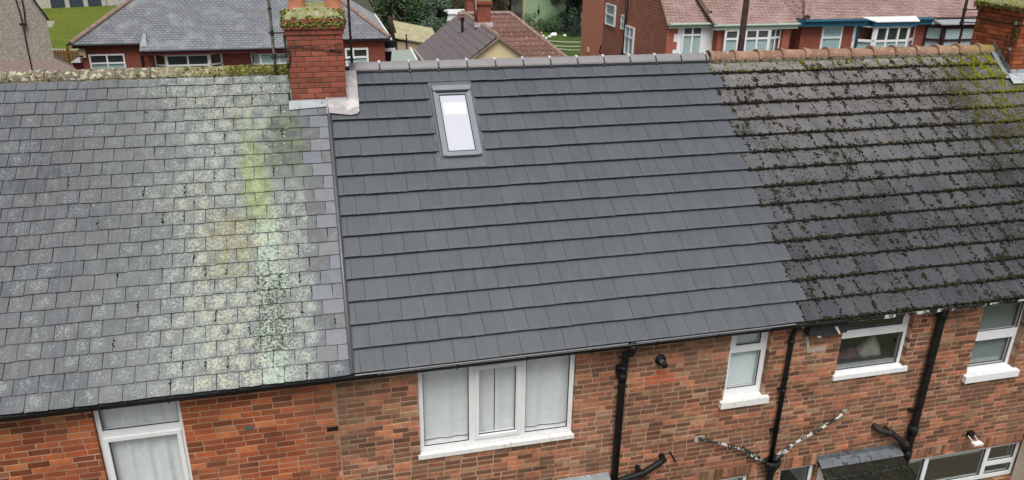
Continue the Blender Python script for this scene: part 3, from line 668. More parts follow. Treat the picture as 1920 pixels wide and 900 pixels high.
# ---- slates
SG = 0.2105; SW = 0.259; SN = 23
def slate_variants(n=7):
    out = []; L = 0.29; th = 0.008
    for k in range(n):
        j = lambda a=0.004: rng.uniform(-a, a); c1 = 0.05 if k == 1 else 0.012; c2 = 0.06 if k == 3 else 0.01
        bot = [(0, c1 * 0.35 + 0.002), (c1, j()), (0.35, j()), (0.7, j()), (1 - c2, j()), (1, c2 * 0.3 + 0.002)]
        top = [(1, L), (0, L)]; o = bot + top; v = [(x, y, 0) for x, y in o] + [(x, y, -th) for x, y in o]; N = len(o)
        out.append(MB().add(v, [tuple(range(N))] + [(i + N, (i + 1) % N + N, (i + 1) % N, i) for i in range(N)]))
    return out
SV_ = slate_variants(); SL = Pieces('slate', 'slate', SV_); SLC = Pieces('slate', 'slate_clean', SV_)
srng = random.Random(21)
XSR = -0.128
for k in range(SN):
    s0 = k * SG - 0.015; x = XSR
    first = SW * (0.5 if k % 2 else 1.0) * (1.0 if k < 4 else 1.04)
    wid = first; 
    idx = 0
    while x > XL:
        a = max(x - wid, XL); b = x; x -= wid; idx += 1; wid = SW + srng.uniform(-0.006, 0.006)
        if s0 + SG > 4.24 and b > CHX[0] - 0.01:
            if a >= CHX[0] - 0.01: continue
            b = CHX[0] - 0.012
        if b - a < 0.05: continue
        gap = srng.uniform(0.005, 0.010)
        m = RM(a + gap / 2, s0 + srng.uniform(-0.006, 0.006), 0.0 + srng.uniform(-0.002, 0.003), -0.0165 / SG, srng.uniform(-0.012, 0.012) * (1 if srng.random() < 0.85 else 2), (b - a - gap, 1, 1))
        (SLC if (idx == 1 and k > 0) or (idx == 2 and (k % 2 == 1) and srng.random() < 0.75) else SL).add(m, None, b - a, RP((a + b) / 2, s0 + SG / 2, 0))
SL.finish(roof_s, 265); SLC.finish(roof_s, 35)

# ---- moss: low lumps of geometry
def lump(mb, m, r, q, flat=0.55):
    t = (1 + 5 ** 0.5) / 2; vs = [(-1, t, 0), (1, t, 0), (-1, -t, 0), (1, -t, 0), (0, -1, t), (0, 1, t), (0, -1, -t), (0, 1, -t), (t, 0, -1), (t, 0, 1), (-t, 0, -1), (-t, 0, 1)]
    fs = [(0, 11, 5), (0, 5, 1), (0, 1, 7), (0, 7, 10), (0, 10, 11), (1, 5, 9), (5, 11, 4), (11, 10, 2), (10, 7, 6), (7, 1, 8), (3, 9, 4), (3, 4, 2), (3, 2, 6), (3, 6, 8), (3, 8, 9), (4, 9, 5), (2, 4, 11), (6, 2, 10), (8, 6, 7), (9, 8, 1)]
    out = []
    for v in vs:
        k = r / 1.9 * q.uniform(0.7, 1.3); out.append((v[0] * k, v[1] * k, v[2] * k * flat))
    mb.mesh(m, out, fs)
q = random.Random(5); mm = MB()
def surf_h(s): 
    f = (s / G) % 1.0; return -0.048 * f
def cl(x, s):   # patchiness
    return 0.5 + 0.5 * math.sin(x * 2.3 + 1.7 * math.sin(s * 1.9 + x)) * math.sin(s * 2.9 + 1.3 * math.sin(x * 1.4))
for k in range(15):
    off = 0.5 * TW if k % 2 else 0.0; xe = 21 * TW if k % 2 == 0 else 21.5 * TW
    xr = 13.6 if k < 13 else CH2X - 0.08
    x = xe + 0.01
    while x < xr:             # moss along the noses of the course above, and hanging on this one
        d = 0.55 + 0.45 * cl(x, k * G)
        if q.random() < d: lump(mm, RM(x, k * G + q.uniform(-0.012, 0.02), q.uniform(-0.03, -0.002), 0, q.uniform(0, 3)), q.choice((0.011, 0.015, 0.020, 0.027)) * (1.2 if k > 10 else 1), q)
        if q.random() < 0.30 * cl(x * 1.7, k * 1.3) ** 0.7:      # fat cushions hanging over the nose
            for t in range(3): lump(mm, RM(x + q.gauss(0, 0.015), k * G + q.uniform(-0.012, 0.022), q.uniform(-0.02, 0.004), 0, q.uniform(0, 3)), q.uniform(0.016, 0.030), q)
        x += q.uniform(0.008, 0.024)
    j = math.ceil((xe - off) / TW)
    while off + j * TW < xr:  # along the joints
        xj = off + j * TW; j += 1; dens = q.random() * (0.85 + 0.8 * (xj > 9.3))
        for i in range(int(3 + 16 * dens)):
            f = q.random() ** (1.0 if dens > 0.5 else 0.6); s = k * G + f * G
            lump(mm, RM(xj + q.gauss(0, 0.007 + 0.012 * dens), s, surf_h(s) + 0.002, 0, q.uniform(0, 3)), q.uniform(0.007, 0.016 + 0.010 * dens), q)
        if q.random() < 0.14: # an oval cushion
            s = k * G + q.uniform(0.3, 0.8) * G
            for i in range(14): lump(mm, RM(xj + q.gauss(0, 0.018), s + q.gauss(0, 0.03), surf_h(s) + 0.004, 0, q.uniform(0, 3)), q.uniform(0.012, 0.022), q)
    for i in range(int((xr - xe) * 62)):   # scatter over the faces
        x = q.uniform(xe, xr); s = (k + q.random()) * G
        d = cl(x * 1.3 + 2, s * 1.1) ** 1.5 * (1.15 if x < 8.2 or x > 10.2 else 0.6) * (1.5 if s > 4.5 else 1.0)
        if q.random() < d: lump(mm, RM(x, s, surf_h(s) + 0.001, 0, q.uniform(0, 3)), q.uniform(0.005, 0.014) * (1.25 if q.random() < 0.15 else 1), q, 0.5)
    for i in range(int((xr - xe) * 5.5)):   # clods: uneven cushions, thick in places and bare elsewhere
        x0c = q.uniform(xe, xr); s0c = (k + q.random() ** 1.3) * G
        if q.random() > cl(x0c * 0.9 + 5, s0c * 0.8 + 2) * (0.8 + 0.9 * (x0c > 9.6)) + 0.05: continue
        rad = q.uniform(0.012, 0.045)
        for t in range(int(5 + 500 * rad)):
            xx, sx = x0c + q.gauss(0, rad), s0c + q.gauss(0, rad * 1.3)
            if k * G < sx < (k + 1) * G and xe < xx < xr: lump(mm, RM(xx, sx, surf_h(sx) + 0.002, 0, q.uniform(0, 3)), q.uniform(0.007, 0.018), q)
    if k >= 9:                # thick cushions near the chimney
        for i in range(170 if k > 11 else 80):
            x = xr - abs(q.gauss(0, 0.75)); s = (k + q.random()) * G; xj = off + round((x - off) / TW) * TW + q.gauss(0, 0.035)
            lump(mm, RM(min(xj, xr - 0.02), s, surf_h(s) + 0.003, 0, q.uniform(0, 3)), q.uniform(0.014, 0.034), q)
o = mm.build('moss', 'moss', roof_m); o['kind'] = 'stuff'
ms = MB()
for i in range(46):           # tufts in the joints between slates
    k = q.randrange(SN); x = -0.4 - q.random() * 3.2
    jx = XSR - (SW * (0.5 if k % 2 else 1.0)) * (1.0 if k < 4 else 1.04) - SW * max(0, round((-x - 0.5) / SW))
    for t in range(q.randint(2, 5)):
        s = k * SG + q.uniform(0.03, 0.17); lump(ms, RM(jx + q.gauss(0, 0.006), s, 0.0, 0, q.uniform(0, 3)), q.uniform(0.008, 0.014), q)
o = ms.build('moss', 'moss_dark', roof_s); o['kind'] = 'stuff'

# ---- ridges
def ridge_mesh(L, prof):
    n = len(prof); return MB().add([(0, y, z) for y, z in prof] + [(L, y, z) for y, z in prof], [(i, i + n, i + 1 + n, i + 1) for i in range(n - 1)] + [tuple(range(n - 1, -1, -1)), tuple(range(n, 2 * n))])
def half(r, z0, n=9, th=0.016):
    o = [(-r * math.cos(math.pi * i / (n - 1)), z0 + r * 0.92 * math.sin(math.pi * i / (n - 1))) for i in range(n)]; return o
def prof_from(o, th=0.018): return o + [(y * 0.86, z - th) for y, z in reversed(o)]
RB = RZ - 0.092               # height of the skirts
angle = [(-0.115, 0.0), (-0.108, 0.024), (-0.06, 0.078), (-0.03, 0.101), (0, 0.108), (0.03, 0.101), (0.06, 0.078), (0.108, 0.024), (0.115, 0.0)]
PN = Pieces('ridge_tile', 'ridge_new', [ridge_mesh(1, prof_from(angle))])
x = 0.255; clips = []
while x < 6.2:
    e = min(x + 0.455, 6.225)
    PN.add(Matrix.Translation((x + 0.003, RY, RB)) @ Matrix.Diagonal((e - x - 0.006, 1, 1, 1)), 0, 1, (x + 0.2, RY, RZ)); clips.append(x); x += 0.455
PN.finish(roof_n)
for cx_ in clips[1:]:
    c = MB(); c.box(cx_ - 0.011, cx_ + 0.011, -0.116, -0.104, -0.012, 0.03); 
    c.prism([(cx_ - 0.008, -0.113, 0.022), (cx_ + 0.008, -0.113, 0.022), (cx_ + 0.008, -0.058, 0.084), (cx_ - 0.008, -0.058, 0.084)], (0, -0.006, 0.006))
    c.prism([(cx_ - 0.018, -0.135, -0.036), (cx_ + 0.018, -0.135, -0.036), (cx_ + 0.018, -0.112, -0.012), (cx_ - 0.018, -0.112, -0.012)], (0, -0.004, 0.004))
    c.box(cx_ - 0.014, cx_ + 0.014, -0.085, -0.062, 0.048, 0.064)
    c.v = [(a, b + RY, d + RB) for a, b, d in c.v]; k = c.build('ridge_clip', 'clip', roof_n)
    MB().box(cx_ - 0.017, cx_ + 0.017, RY - 0.03, RY + 0.03, RB + 0.095, RB + 0.122).build('ridge_union', 'clip_white', roof_n)
MB().prism([RP(0.25, 4.76, -0.02), RP(6.22, 4.76, -0.02), RP(6.22, 4.80, 0.008), RP(0.25, 4.80, 0.008)], (0, 0.05, 0.02)).build('ridge_roll', 'dark_gap', roof_n)
PL = Pieces('ridge_tile', 'ridge_lichen', [ridge_mesh(1, prof_from(half(0.130, -0.004)))])
x = -0.70 ; first = True
while x > XL:
    a = x - 0.462; PL.add(Matrix.Translation((a + 0.004, RY, RB + rng.uniform(-0.006, 0.006))) @ Matrix.Rotation(rng.uniform(-0.012, 0.012), 4, 'Y') @ Matrix.Diagonal((0.454, 1, 1, 1)), 0, 1, (a + 0.2, RY, RZ)); x = a
PL.finish(roof_s)
MB().prism([RP(XL, 4.745, -0.02), RP(-0.64, 4.745, -0.02), RP(-0.64, 4.80, 0.02), RP(XL, 4.80, 0.02)], (0, 0.06, 0.03)).build('ridge_bedding', 'bedding', roof_s)
mg = MB(); 
for i in range(1500):
    u = q.random() ** 2.2; x = -0.66 - u * 4.8; a = q.uniform(0.03, 1.25)
    if q.random() < (0.8 if x > -1.5 else 0.10): lump(mg, Matrix.Translation((x, RY - 0.128 * math.cos(a), RB + 0.118 * math.sin(a) - 0.002)) @ Matrix.Rotation(a, 4, 'X'), q.uniform(0.008, 0.022), q)
o = mg.build('moss', 'moss_green', roof_s); o['kind'] = 'stuff'
pr = prof_from(half(0.128, 0.0)); pc = prof_from(half(0.158, -0.010, th=0.03))
def clay(L): 
    m = ridge_mesh(L, pr); t = ridge_mesh(0.06, pc); return m.add([(a, b, c + 0.002) for a, b, c in t.v], t.f)
PC_ = Pieces('ridge_tile', 'ridge_clay', [clay(0.46)])
x = 6.24
while x < CH2X - 0.35:
    PC_.add(Matrix.Translation((x, RY, RB + 0.012 + rng.uniform(-0.005, 0.005))) @ Matrix.Rotation(rng.uniform(0.035, 0.06), 4, 'Y'), 0, 1, (x + 0.2, RY, RZ)); x += 0.452
PC_.finish(roof_m)
MB().prism([RP(6.23, 4.74, -0.02), RP(CH2X - 0.05, 4.74, -0.02), RP(CH2X - 0.05, 4.80, 0.02), RP(6.23, 4.80, 0.02)], (0, 0.06, 0.03)).build('ridge_bedding', 'bedding', roof_m)

# ---- joint strip between slates and new tiles
js = MB(); js.prism([RP(-0.132, 0.0, -0.03), RP(-0.07, 0.0, -0.03), RP(-0.07, 4.08, -0.03), RP(-0.132, 4.08, -0.03)], RP(0, 0, 0.034)); strip = js.build('joint_strip', 'strip_base', roof_n)
MB().tube([RP(-0.107, -0.005, 0.002), RP(-0.107, 2, 0.002), RP(-0.107, 4.09, 0.002)], 0.019, 10).build('joint_bead', 'strip', strip, True)

# ---- roof window
H1 = 0.055
a, sB = onr(832, 292, H1); a2, sT = onr(811, 163, H1); b, _ = onr(903, 287, H1); b2, _ = onr(880, 161, H1)
xa, xb = (a + a2) / 2, (b + b2) / 2
def rbox(mb, x0, x1, s0, s1, h0, h1): return mb.mbox(ROOFM, x0, x1, s0, s1, h0, h1)
fl = MB(); rbox(fl, SKX[0] - 0.03, SKX[1] + 0.03, sB - 0.05, sT + 0.02, -0.05, -0.026); 
rbox(fl, xa - 0.045, xa - 0.012, sB, sT + 0.02, -0.021, 0.004)
fm = rbox(MB(), xa, xb, sB, sT, -0.02, H1 - 0.012)
sk = MB(); slab = holes_rects(xa, xb, sB, sT, [(xa + 0.075, xb - 0.075, sB + 0.075, sT - 0.145)])
for p0, p1_, s0, s1 in slab: rbox(sk, p0, p1_, s0, s1, -0.02, H1 - 0.012)
skyw = sk.build('roof_window', 'sky_frame', roof_n)
cap = MB(); rbox(cap, xa - 0.006, xa + 0.045, sB + 0.004, sT - 0.09, H1 - 0.011, H1); rbox(cap, xb - 0.045, xb + 0.006, sB + 0.004, sT - 0.09, H1 - 0.011, H1)
rbox(cap, xa + 0.046, xb - 0.046, sB - 0.006, sB + 0.042, H1 - 0.011, H1 - 0.001); cap.build('cover_strip', 'sky_frame', skyw)
hd = MB(); rbox(hd, xa - 0.008, xb + 0.008, sT - 0.088, sT + 0.004, H1 - 0.011, H1 + 0.028); hd.build('top_hood', 'sky_frame', skyw)
gp = MB(); rbox(gp, xa + 0.03, xb - 0.03, sT - 0.112, sT - 0.089, H1 - 0.011, H1 + 0.006); gp.build('hood_gap', 'dark_gap', skyw)
gk = MB()
for r_ in holes_rects(xa + 0.075, xb - 0.075, sB + 0.075, sT - 0.145, [(xa + 0.086, xb - 0.086, sB + 0.086, sT - 0.156)]): rbox(gk, r_[0], r_[1], r_[2], r_[3], H1 - 0.02, H1 - 0.008)
gk.build('gasket', 'dark_gap', skyw)
rbox(MB(), xa + 0.08, xb - 0.08, sB + 0.08, sT - 0.15, -0.015, H1 - 0.024).build('pane', 'pane_sky', skyw)
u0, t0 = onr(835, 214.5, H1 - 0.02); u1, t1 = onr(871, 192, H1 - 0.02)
rbox(MB(), u0, u1, t0, t1, H1 - 0.0225, H1 - 0.0195).build('white_rectangle', 'white_panel', skyw)  # flat white rectangle just above the pane
fl.build('flashing', 'flash_grey', skyw)
x0a, sa = onr(818, 313, 0.0); x1a, _ = onr(912, 311, 0.0)
ap = MB(); ap.prism([RP(x0a, 9 * G + 0.004, 0.001), RP(x1a, 9 * G + 0.004, 0.001), RP(x1a + 0.01, sB + 0.01, -0.010), RP(x0a + 0.02, sB + 0.01, -0.010)], RP(0, 0, 0.004)); 
ap.build('apron', 'flash_grey', skyw)
rr = MB(); rbox(rr, x0a + 0.02, x1a + 0.02, 9 * G + 0.01, sB + 0.02, -0.06, -0.014); rr.build('saddle', 'flash_grey', skyw)
MB().prism([RP(SKX[0], sT + 0.01, -0.02), RP(SKX[1], sT + 0.01, -0.02), RP(SKX[1], 14 * G + 0.05, -0.03), RP(SKX[0], 14 * G + 0.05, -0.03)], RP(0, 0, 0.012)).build('head_flashing', 'flash_grey', skyw)

# ---- gutters and fascia
def gutter(house, x0, x1, mat, yc=-0.02, zc=-0.02, r=0.056, brackets=0.9, name='gutter', z_end=None, white_tips=False):
    m = MB(); n = 10; prof = [(yc - r * math.cos(math.pi * i / n), zc - r * math.sin(math.pi * i / n)) for i in range(n + 1)]
    inn = [(yc - (r - 0.005) * math.cos(math.pi * i / n), zc - (r - 0.005) * math.sin(math.pi * i / n) + 0.001) for i in range(n + 1)]
    pr_ = prof + inn[::-1]; k = len(pr_); dz = 0 if z_end is None else z_end
    m.add([(x0, y, z) for y, z in pr_] + [(x1, y, z + dz) for y, z in pr_], [(i, (i + 1) % k, (i + 1) % k + k, i + k) for i in range(k)] + [tuple(range(k - 1, -1, -1)), tuple(range(k, 2 * k))])
    gt = m.build(name, mat, house, False); x = x0 + 0.35
    while brackets and x < x1 - 0.1:
        b = MB(); nn = 8; R2 = r + 0.007; w = 0.016
        p = [(yc - R2 * math.cos(math.pi * i / nn), zc - R2 * math.sin(math.pi * i / nn)) for i in range(nn + 1)]; p2 = [(yc - (r + 0.001) * math.cos(math.pi * i / nn), zc - (r + 0.001) * math.sin(math.pi * i / nn)) for i in range(nn + 1)]
        pp = p + p2[::-1]; k2 = len(pp)
        b.add([(x - w, y, z) for y, z in pp] + [(x + w, y, z) for y, z in pp], [(i, (i + 1) % k2, (i + 1) % k2 + k2, i + k2) for i in range(k2)] + [tuple(range(k2 - 1, -1, -1)), tuple(range(k2, 2 * k2))])
        b.box(x - 0.011, x + 0.011, yc - r - 0.010, yc - r + 0.01, zc - 0.006, zc + 0.012); b.box(x - 0.007, x + 0.007, yc - 0.022, yc - 0.008, zc - R2 - 0.022, zc - R2 + 0.002)
        b.build('bracket', mat, gt); x += brackets + rng.uniform(-0.05, 0.05)
    return gt
gutter(house_s, XL, -0.10, 'bpvc', zc=-0.006, r=0.062); gutter(house_n, -0.095, 6.05, 'bpvc', zc=-0.006, r=0.062); gutter(house_m, 6.055, XR, 'gutter_old', yc=-0.018, zc=-0.012, r=0.06, brackets=1.3)
for hh, x0, x1, mt in ((house_s, XL, XJ, 'bpvc'), (house_n, XJ + 0.002, 6.05, 'bpvc'), (house_m, 6.055, XR, 'flaky_board')):
    MB().box(x0, x1, 0.045, 0.07, -0.13, -0.012).build('fascia', mt, hh); MB().box(x0, x1, 0.071, YW + 0.03, -0.075, -0.055).build('soffit', mt, hh)
tray = MB().prism([(-0.07, 0.012, -0.028), (6.04, 0.012, -0.028), (6.04, -0.002, -0.036), (-0.07, -0.002, -0.036)], (0, 0, -0.003)); tray.build('eaves_tray', 'eave_tray', house_n)
lip = MB(); lip.tube([(0.2, -0.080, -0.003), (2.0, -0.080, -0.003), (5.6, -0.080, -0.003)], 0.0028, 6); lip.build('lip_highlight', 'eave_tray', house_n)  # grey bead: the rim's highlight put into its colour
fk = MB(); x = 7.1
while x < 13.9:
    l = rng.uniform(0.05, 0.3)
    if rng.random() < 0.75: MB().box(x, x + l, -0.083, -0.0765, -0.030 - rng.uniform(0, 0.03), -0.006).build('paint_flake', 'flaky_board', house_m)
    x += l + rng.uniform(0.01, 0.1)
# broken eaves by the thin downpipe
bx0, bz = ony(1512, 618, 0.10).x, -0.16
br = MB().box(bx0, bx0 + 0.62, 0.02, YW - 0.002, -0.28, -0.10); br.build('eaves_gap', 'deck', house_m)
p0 = ony(1519, 614, 0.05); p1_ = ony(1535, 634, 0.02); MB().prism([p0 + Vector((-0.02, 0, 0)), p0 + Vector((0.04, 0, 0)), p1_ + Vector((0.05, 0, 0)), p1_ + Vector((0, 0, 0))], (0, 0.02, 0.01)).build('broken_board', 'timber', house_m)
p0 = ony(1567, 612, 0.02); p1_ = ony(1574, 626, -0.02); MB().prism([p0 + Vector((-0.02, 0, 0)), p0 + Vector((0.03, 0, 0)), p1_ + Vector((0.02, 0, 0)), p1_ + Vector((-0.01, 0, 0))], (0, 0.02, 0.01)).build('broken_board', 'timber', house_m)
cpts = [(1510, 632), (1514, 662), (1548, 656), (1550, 648), (1519, 654), (1516, 630)]
MB().prism([ony(a_, b_, YW - 0.006) for a_, b_ in cpts], (0, 0.012, 0)).build('cement_patch', 'cement', house_m)
# ================================================================== CHIMNEYS
def chimney(house, x0, x1, y0, y1, ztop, mat, seed, corb, H=0.0762, zlo=2.0):
    """shaft of bricks, two oversailing courses and a cap course; returns the chimney part"""
    core = MB().box(x0 + 0.006, x1 - 0.006, y0 + 0.006, y1 - 0.006, zlo, ztop + corb[-1][1] - 0.004)
    for out, zt, zb in [(c[0], c[1], c[2]) for c in corb]:
        core.box(x0 - out + 0.005, x1 + out - 0.005, y0 - out + 0.005, y1 + out - 0.005, ztop + zb + 0.003, ztop + zt - 0.003)
    ch = core.build('chimney', 'mortar_mossy', house); P = Pieces('brick', mat, BV); r = random.Random(seed)
    def ring(ax0, ax1, ay0, ay1, zb, zt, odd):
        j = 0.0095; D = 0.095
        def run(L, place, off):
            p = -off
            while p < L - 0.01:
                a, b = max(p, 0), min(p + 0.2255, L); p += 0.2255
                if b - a > 0.035: place(a + j / 2, b - j / 2)
        lx, ly = ax1 - ax0, ay1 - ay0; rz = lambda: r.uniform(-0.002, 0.002)
        h = zt - zb - j
        run(lx, lambda a, b: P.add(Matrix.Translation((ax0 + a, ay0 + rz(), zb + j / 2)) @ Matrix.Diagonal((b - a, D, h, 1)), None, 2 * (b - a), (ax0 + (a + b) / 2, ay0, zb)), 0.115 if odd else 0)
        RYm = Matrix.Rotation(math.pi, 4, 'Z')
        run(lx, lambda a, b: P.add(Matrix.Translation((ax1 - a, ay1 + rz(), zb + j / 2)) @ RYm @ Matrix.Diagonal((b - a, D, h, 1)), None, 0.0001, (ax1, ay1, zb)), 0.115 if odd else 0)
        run(ly, lambda a, b: P.add(Matrix.Translation((ax0 + rz(), ay1 - a, zb + j / 2)) @ Matrix.Rotation(-math.pi / 2, 4, 'Z') @ Matrix.Diagonal((b - a, D, h, 1)), None, (b - a), (ax0, ay1 - a, zb)), 0 if odd else 0.115)
        run(ly, lambda a, b: P.add(Matrix.Translation((ax1 + rz(), ay0 + a, zb + j / 2)) @ Matrix.Rotation(math.pi / 2, 4, 'Z') @ Matrix.Diagonal((b - a, D, h, 1)), None, (b - a) * 0.5, (ax1, ay0 + a, zb)), 0 if odd else 0.115)
    z = ztop; i = 0
    while z > zlo: ring(x0, x1, y0, y1, z - H, z, i % 2); z -= H; i += 1
    for k, (out, zt, zb) in enumerate(corb): ring(x0 - out, x1 + out, y0 - out, y1 + out, ztop + zb, ztop + zt, k % 2)
    P.finish(ch, 295); return ch
CH_T = 3.600
c1 = chimney(house_s, CHX[0], CHX[1], CHY, 4.40, CH_T, 'brick_chimney', 4, [(0.022, 0.0745, 0.0), (0.045, 0.15, 0.0745), (0.03, 0.225, 0.15)])
def flaunch(ch, x0, x1, y0, y1, z0, z1, n=14):
    vs = []; k = 6; qq = random.Random(3)
    for j in range(k):
        t = j / (k - 1); ins = 0.17 * t ** 1.3
        for i in range(n * 4):
            sd_, f = divmod(i, n); f /= n
            ax0, ax1, ay0, ay1 = x0 + ins, x1 - ins, y0 + ins, y1 - ins
            p = [(ax0 + (ax1 - ax0) * f, ay0), (ax1, ay0 + (ay1 - ay0) * f), (ax1 - (ax1 - ax0) * f, ay1), (ax0, ay1 - (ay1 - ay0) * f)][sd_]
            vs.append((p[0] + qq.uniform(-.006, .006), p[1] + qq.uniform(-.006, .006), z0 + (z1 - z0) * t ** 0.8 + qq.uniform(-.006, .006)))
    N = n * 4; fs = [(j * N + i, j * N + (i + 1) % N, (j + 1) * N + (i + 1) % N, (j + 1) * N + i) for j in range(k - 1) for i in range(N)] + [tuple((k - 1) * N + i for i in range(N))]
    return MB().add(vs, fs).build('flaunching', 'flaunch', ch, True)
zt1 = CH_T + 0.225
flaunch(c1, CHX[0] - 0.028, CHX[1] + 0.028, CHY - 0.028, 4.428, zt1 - 0.004, zt1 + 0.13)
def pot(ch, x, y, z, h=0.42, r=0.115, mat='pot', smooth=True):
    m = MB(); prof = [(r * 1.12, 0), (r * 1.12, 0.05), (r, 0.07), (r * 0.9, h - 0.09), (r * 1.02, h - 0.07), (r * 1.02, h - 0.02), (r * 0.95, h), (r * 0.78, h), (r * 0.75, h - 0.12)]; n = 18
    vs = [(x + a * math.cos(6.28318 * i / n), y + a * math.sin(6.28318 * i / n), z + b) for a, b in prof for i in range(n)]
    m.add(vs, [(j * n + i, j * n + (i + 1) % n, (j + 1) * n + (i + 1) % n, (j + 1) * n + i) for j in range(len(prof) - 1) for i in range(n)]); return m.build('chimney_pot', mat, ch, smooth)
for px_ in (556, 625):
    p_ = ony(px_, 6, CHY + 0.28); pot(c1, p_.x, CHY + 0.30, zt1 + 0.07)
    pot(c1, p_.x, CHY + 0.80, zt1 + 0.07)
mo = MB(); qm = random.Random(11)
for i in range(520):      # moss over cap courses and flaunching
    x = qm.uniform(CHX[0] - 0.045, CHX[1] + 0.045); k = qm.random()
    edge = min(1, 3.0 * abs((x - CHX[0] - (CHX[1] - CHX[0]) / 2) / 0.44) ** 3)
    if k < 0.62:
        z = CH_T + qm.triangular(0.085, 0.235, 0.15); y = CHY - 0.046 if z < CH_T + 0.15 else CHY - 0.032
        if abs(z - CH_T - 0.15) > 0.035 and qm.random() > 0.22 + 0.55 * edge: continue
    else: t = qm.random(); y = CHY - 0.03 + 0.16 * t; z = zt1 + 0.004 + 0.11 * t
    lump(mo, Matrix.Translation((x, y, z)), qm.uniform(0.008, 0.024), qm, 0.8)
for i in range(190):
    y = qm.uniform(CHY - 0.03, 4.3); z = CH_T + qm.triangular(0.09, 0.24, 0.16); x = CHX[0] - 0.046 if qm.random() < 0.6 else CHX[1] + 0.046
    lump(mo, Matrix.Translation((x, y, z)), qm.uniform(0.008, 0.024), qm, 0.8)
o = mo.build('moss', 'moss_green', c1); o['kind'] = 'stuff'
# lead work
x_, sL = onr(545, 207, 0.01); sU = 4.24
ld = MB(); ld.prism([RP(CHX[0] - 0.045, sL + 0.01, 0.006), RP(-0.13, sL + 0.045, 0.006), RP(-0.13, sU + 0.02, 0.006), RP(CHX[0] - 0.045, sU + 0.02, 0.006)], RP(0, 0, 0.006))
ld.box(CHX[0] - 0.004, -0.13, CHY - 0.010, CHY + 0.01, 2.55, 2.672); ld.build('apron_flashing', 'lead_old', c1)
x_, sL2 = onr(660, 215, 0.01)
s_up = 4.78
oc = [(-0.125, sL2 + 0.05), (0.20, sL2 - 0.01), (0.30, sL2 + 0.01), (0.335, sL2 + 0.06), (0.352, s_up), (0.16, s_up), (0.16, sU + 0.01), (-0.125, sU + 0.01)]
ln = MB().prism([RP(a_, b_, 0.012) for a_, b_ in oc], RP(0, 0, 0.007)); ln.box(-0.125, CHX[1] + 0.012, CHY - 0.012, CHY + 0.01, 2.55, 2.69)
ln.prism([(CHX[1] + 0.003, CHY - 0.012, 2.56), (CHX[1] + 0.003, 3.85, 3.0), (CHX[1] + 0.003, 3.85, 3.2), (CHX[1] + 0.003, CHY - 0.012, 2.78)], (0.010, 0, 0)); lno = ln.build('apron_flashing', 'lead_new', c1)
MB().tube([RP(-0.128, sL2 + 0.03, 0.02), RP(-0.122, sU - 0.02, 0.02), (-0.122, CHY - 0.02, 2.70)], 0.014, 8).build('lead_roll', 'lead_new', lno, True)
sf = MB().prism([(CHX[0] - 0.003, CHY - 0.01, 2.57), (CHX[0] - 0.003, 3.8, 2.99), (CHX[0] - 0.003, 3.8, 3.10), (CHX[0] - 0.003, CHY - 0.01, 2.74)], (-0.010, 0, 0)); sf.build('side_flashing', 'lead_old', c1)
mo = MB()
for i in range(70): 
    t = qm.random(); lump(mo, Matrix.Translation((CHX[0] - 0.014 + qm.gauss(0, 0.008), CHY + 0.0 + 0.5 * t, 2.66 + 0.45 * t + qm.uniform(0, 0.18))), qm.uniform(0.008, 0.018), qm)
o = mo.build('moss', 'moss_green', c1); o['kind'] = 'stuff'

# chimney of the mossy house
YB2 = onx(1824, 60, CH2X).y
c2 = chimney(house_m, CH2X, CH2X + 0.95, CHY, YB2, 3.66, 'brick_chimney_mossy', 6, [(0.03, 0.085, 0.0), (0.065, 0.165, 0.085)])
flaunch(c2, CH2X - 0.06, CH2X + 1.01, CHY - 0.06, YB2 + 0.06, 3.822, 3.95)
pot(c2, CH2X + 0.25, CHY + 0.5, 3.88); pot(c2, CH2X + 0.7, CHY + 0.5, 3.88)
mo = MB()
for i in range(700):
    t = qm.random(); y = CHY - 0.06 + (YB2 - CHY + 0.12) * t; k = qm.random()
    if k < 0.55: x = CH2X - 0.067; z = 3.66 + qm.triangular(0.07, 0.17, 0.16)
    elif k < 0.9: f = qm.random(); x = CH2X - 0.05 + 0.15 * f; z = 3.83 + 0.11 * f
    else: x = CH2X - 0.002; z = qm.uniform(3.2, 3.66); y = CHY + 0.05 + abs(qm.gauss(0, 0.12))
    lump(mo, Matrix.Translation((x, y, z)), qm.uniform(0.008, 0.024), qm, 0.8)
o = mo.build('moss', 'moss_green', c2); o['kind'] = 'stuff'
sg = MB(); sg.prism([RP(CH2X - 0.12, 4.16, -0.012), RP(CH2X + 0.02, 4.16, -0.012), RP(CH2X + 0.02, 4.86, 0.0), RP(CH2X - 0.12, 4.86, 0.0)], RP(0, 0, 0.01)); sg.build('soaker', 'lead_grey', c2)
ns = 7
for i in range(ns):           # stepped cover flashing, each piece with a lifted corner
    t0_, t1_ = i / ns, (i + 1.12) / ns; ya, yb = CHY - 0.01 + 0.52 * t0_, CHY - 0.01 + 0.52 * t1_
    za, zb_ = ya * math.tan(PITCH), yb * math.tan(PITCH); lift = rng.uniform(0.02, 0.045)
    m = MB().prism([(CH2X - 0.004, ya, za + 0.02), (CH2X - 0.006, yb, zb_ + 0.02), (CH2X - 0.012, yb, zb_ + 0.10), (CH2X - 0.012 - lift, ya + 0.01, za + 0.155 - 0.02 * rng.random())], (-0.007, 0, 0)); m.build('step_flashing', 'lead_grey', c2)
ap2 = MB().prism([RP(CH2X - 0.05, 4.02, 0.008), RP(XR - 0.4, 4.02, 0.008), RP(XR - 0.4, 4.25, 0.008), RP(CH2X - 0.05, 4.25, 0.008)], RP(0, 0, 0.007)); ap2.box(CH2X - 0.006, XR - 0.4, CHY - 0.012, CHY + 0.005, 2.6, 2.74); ap2.build('apron_flashing', 'lead_old', c2)

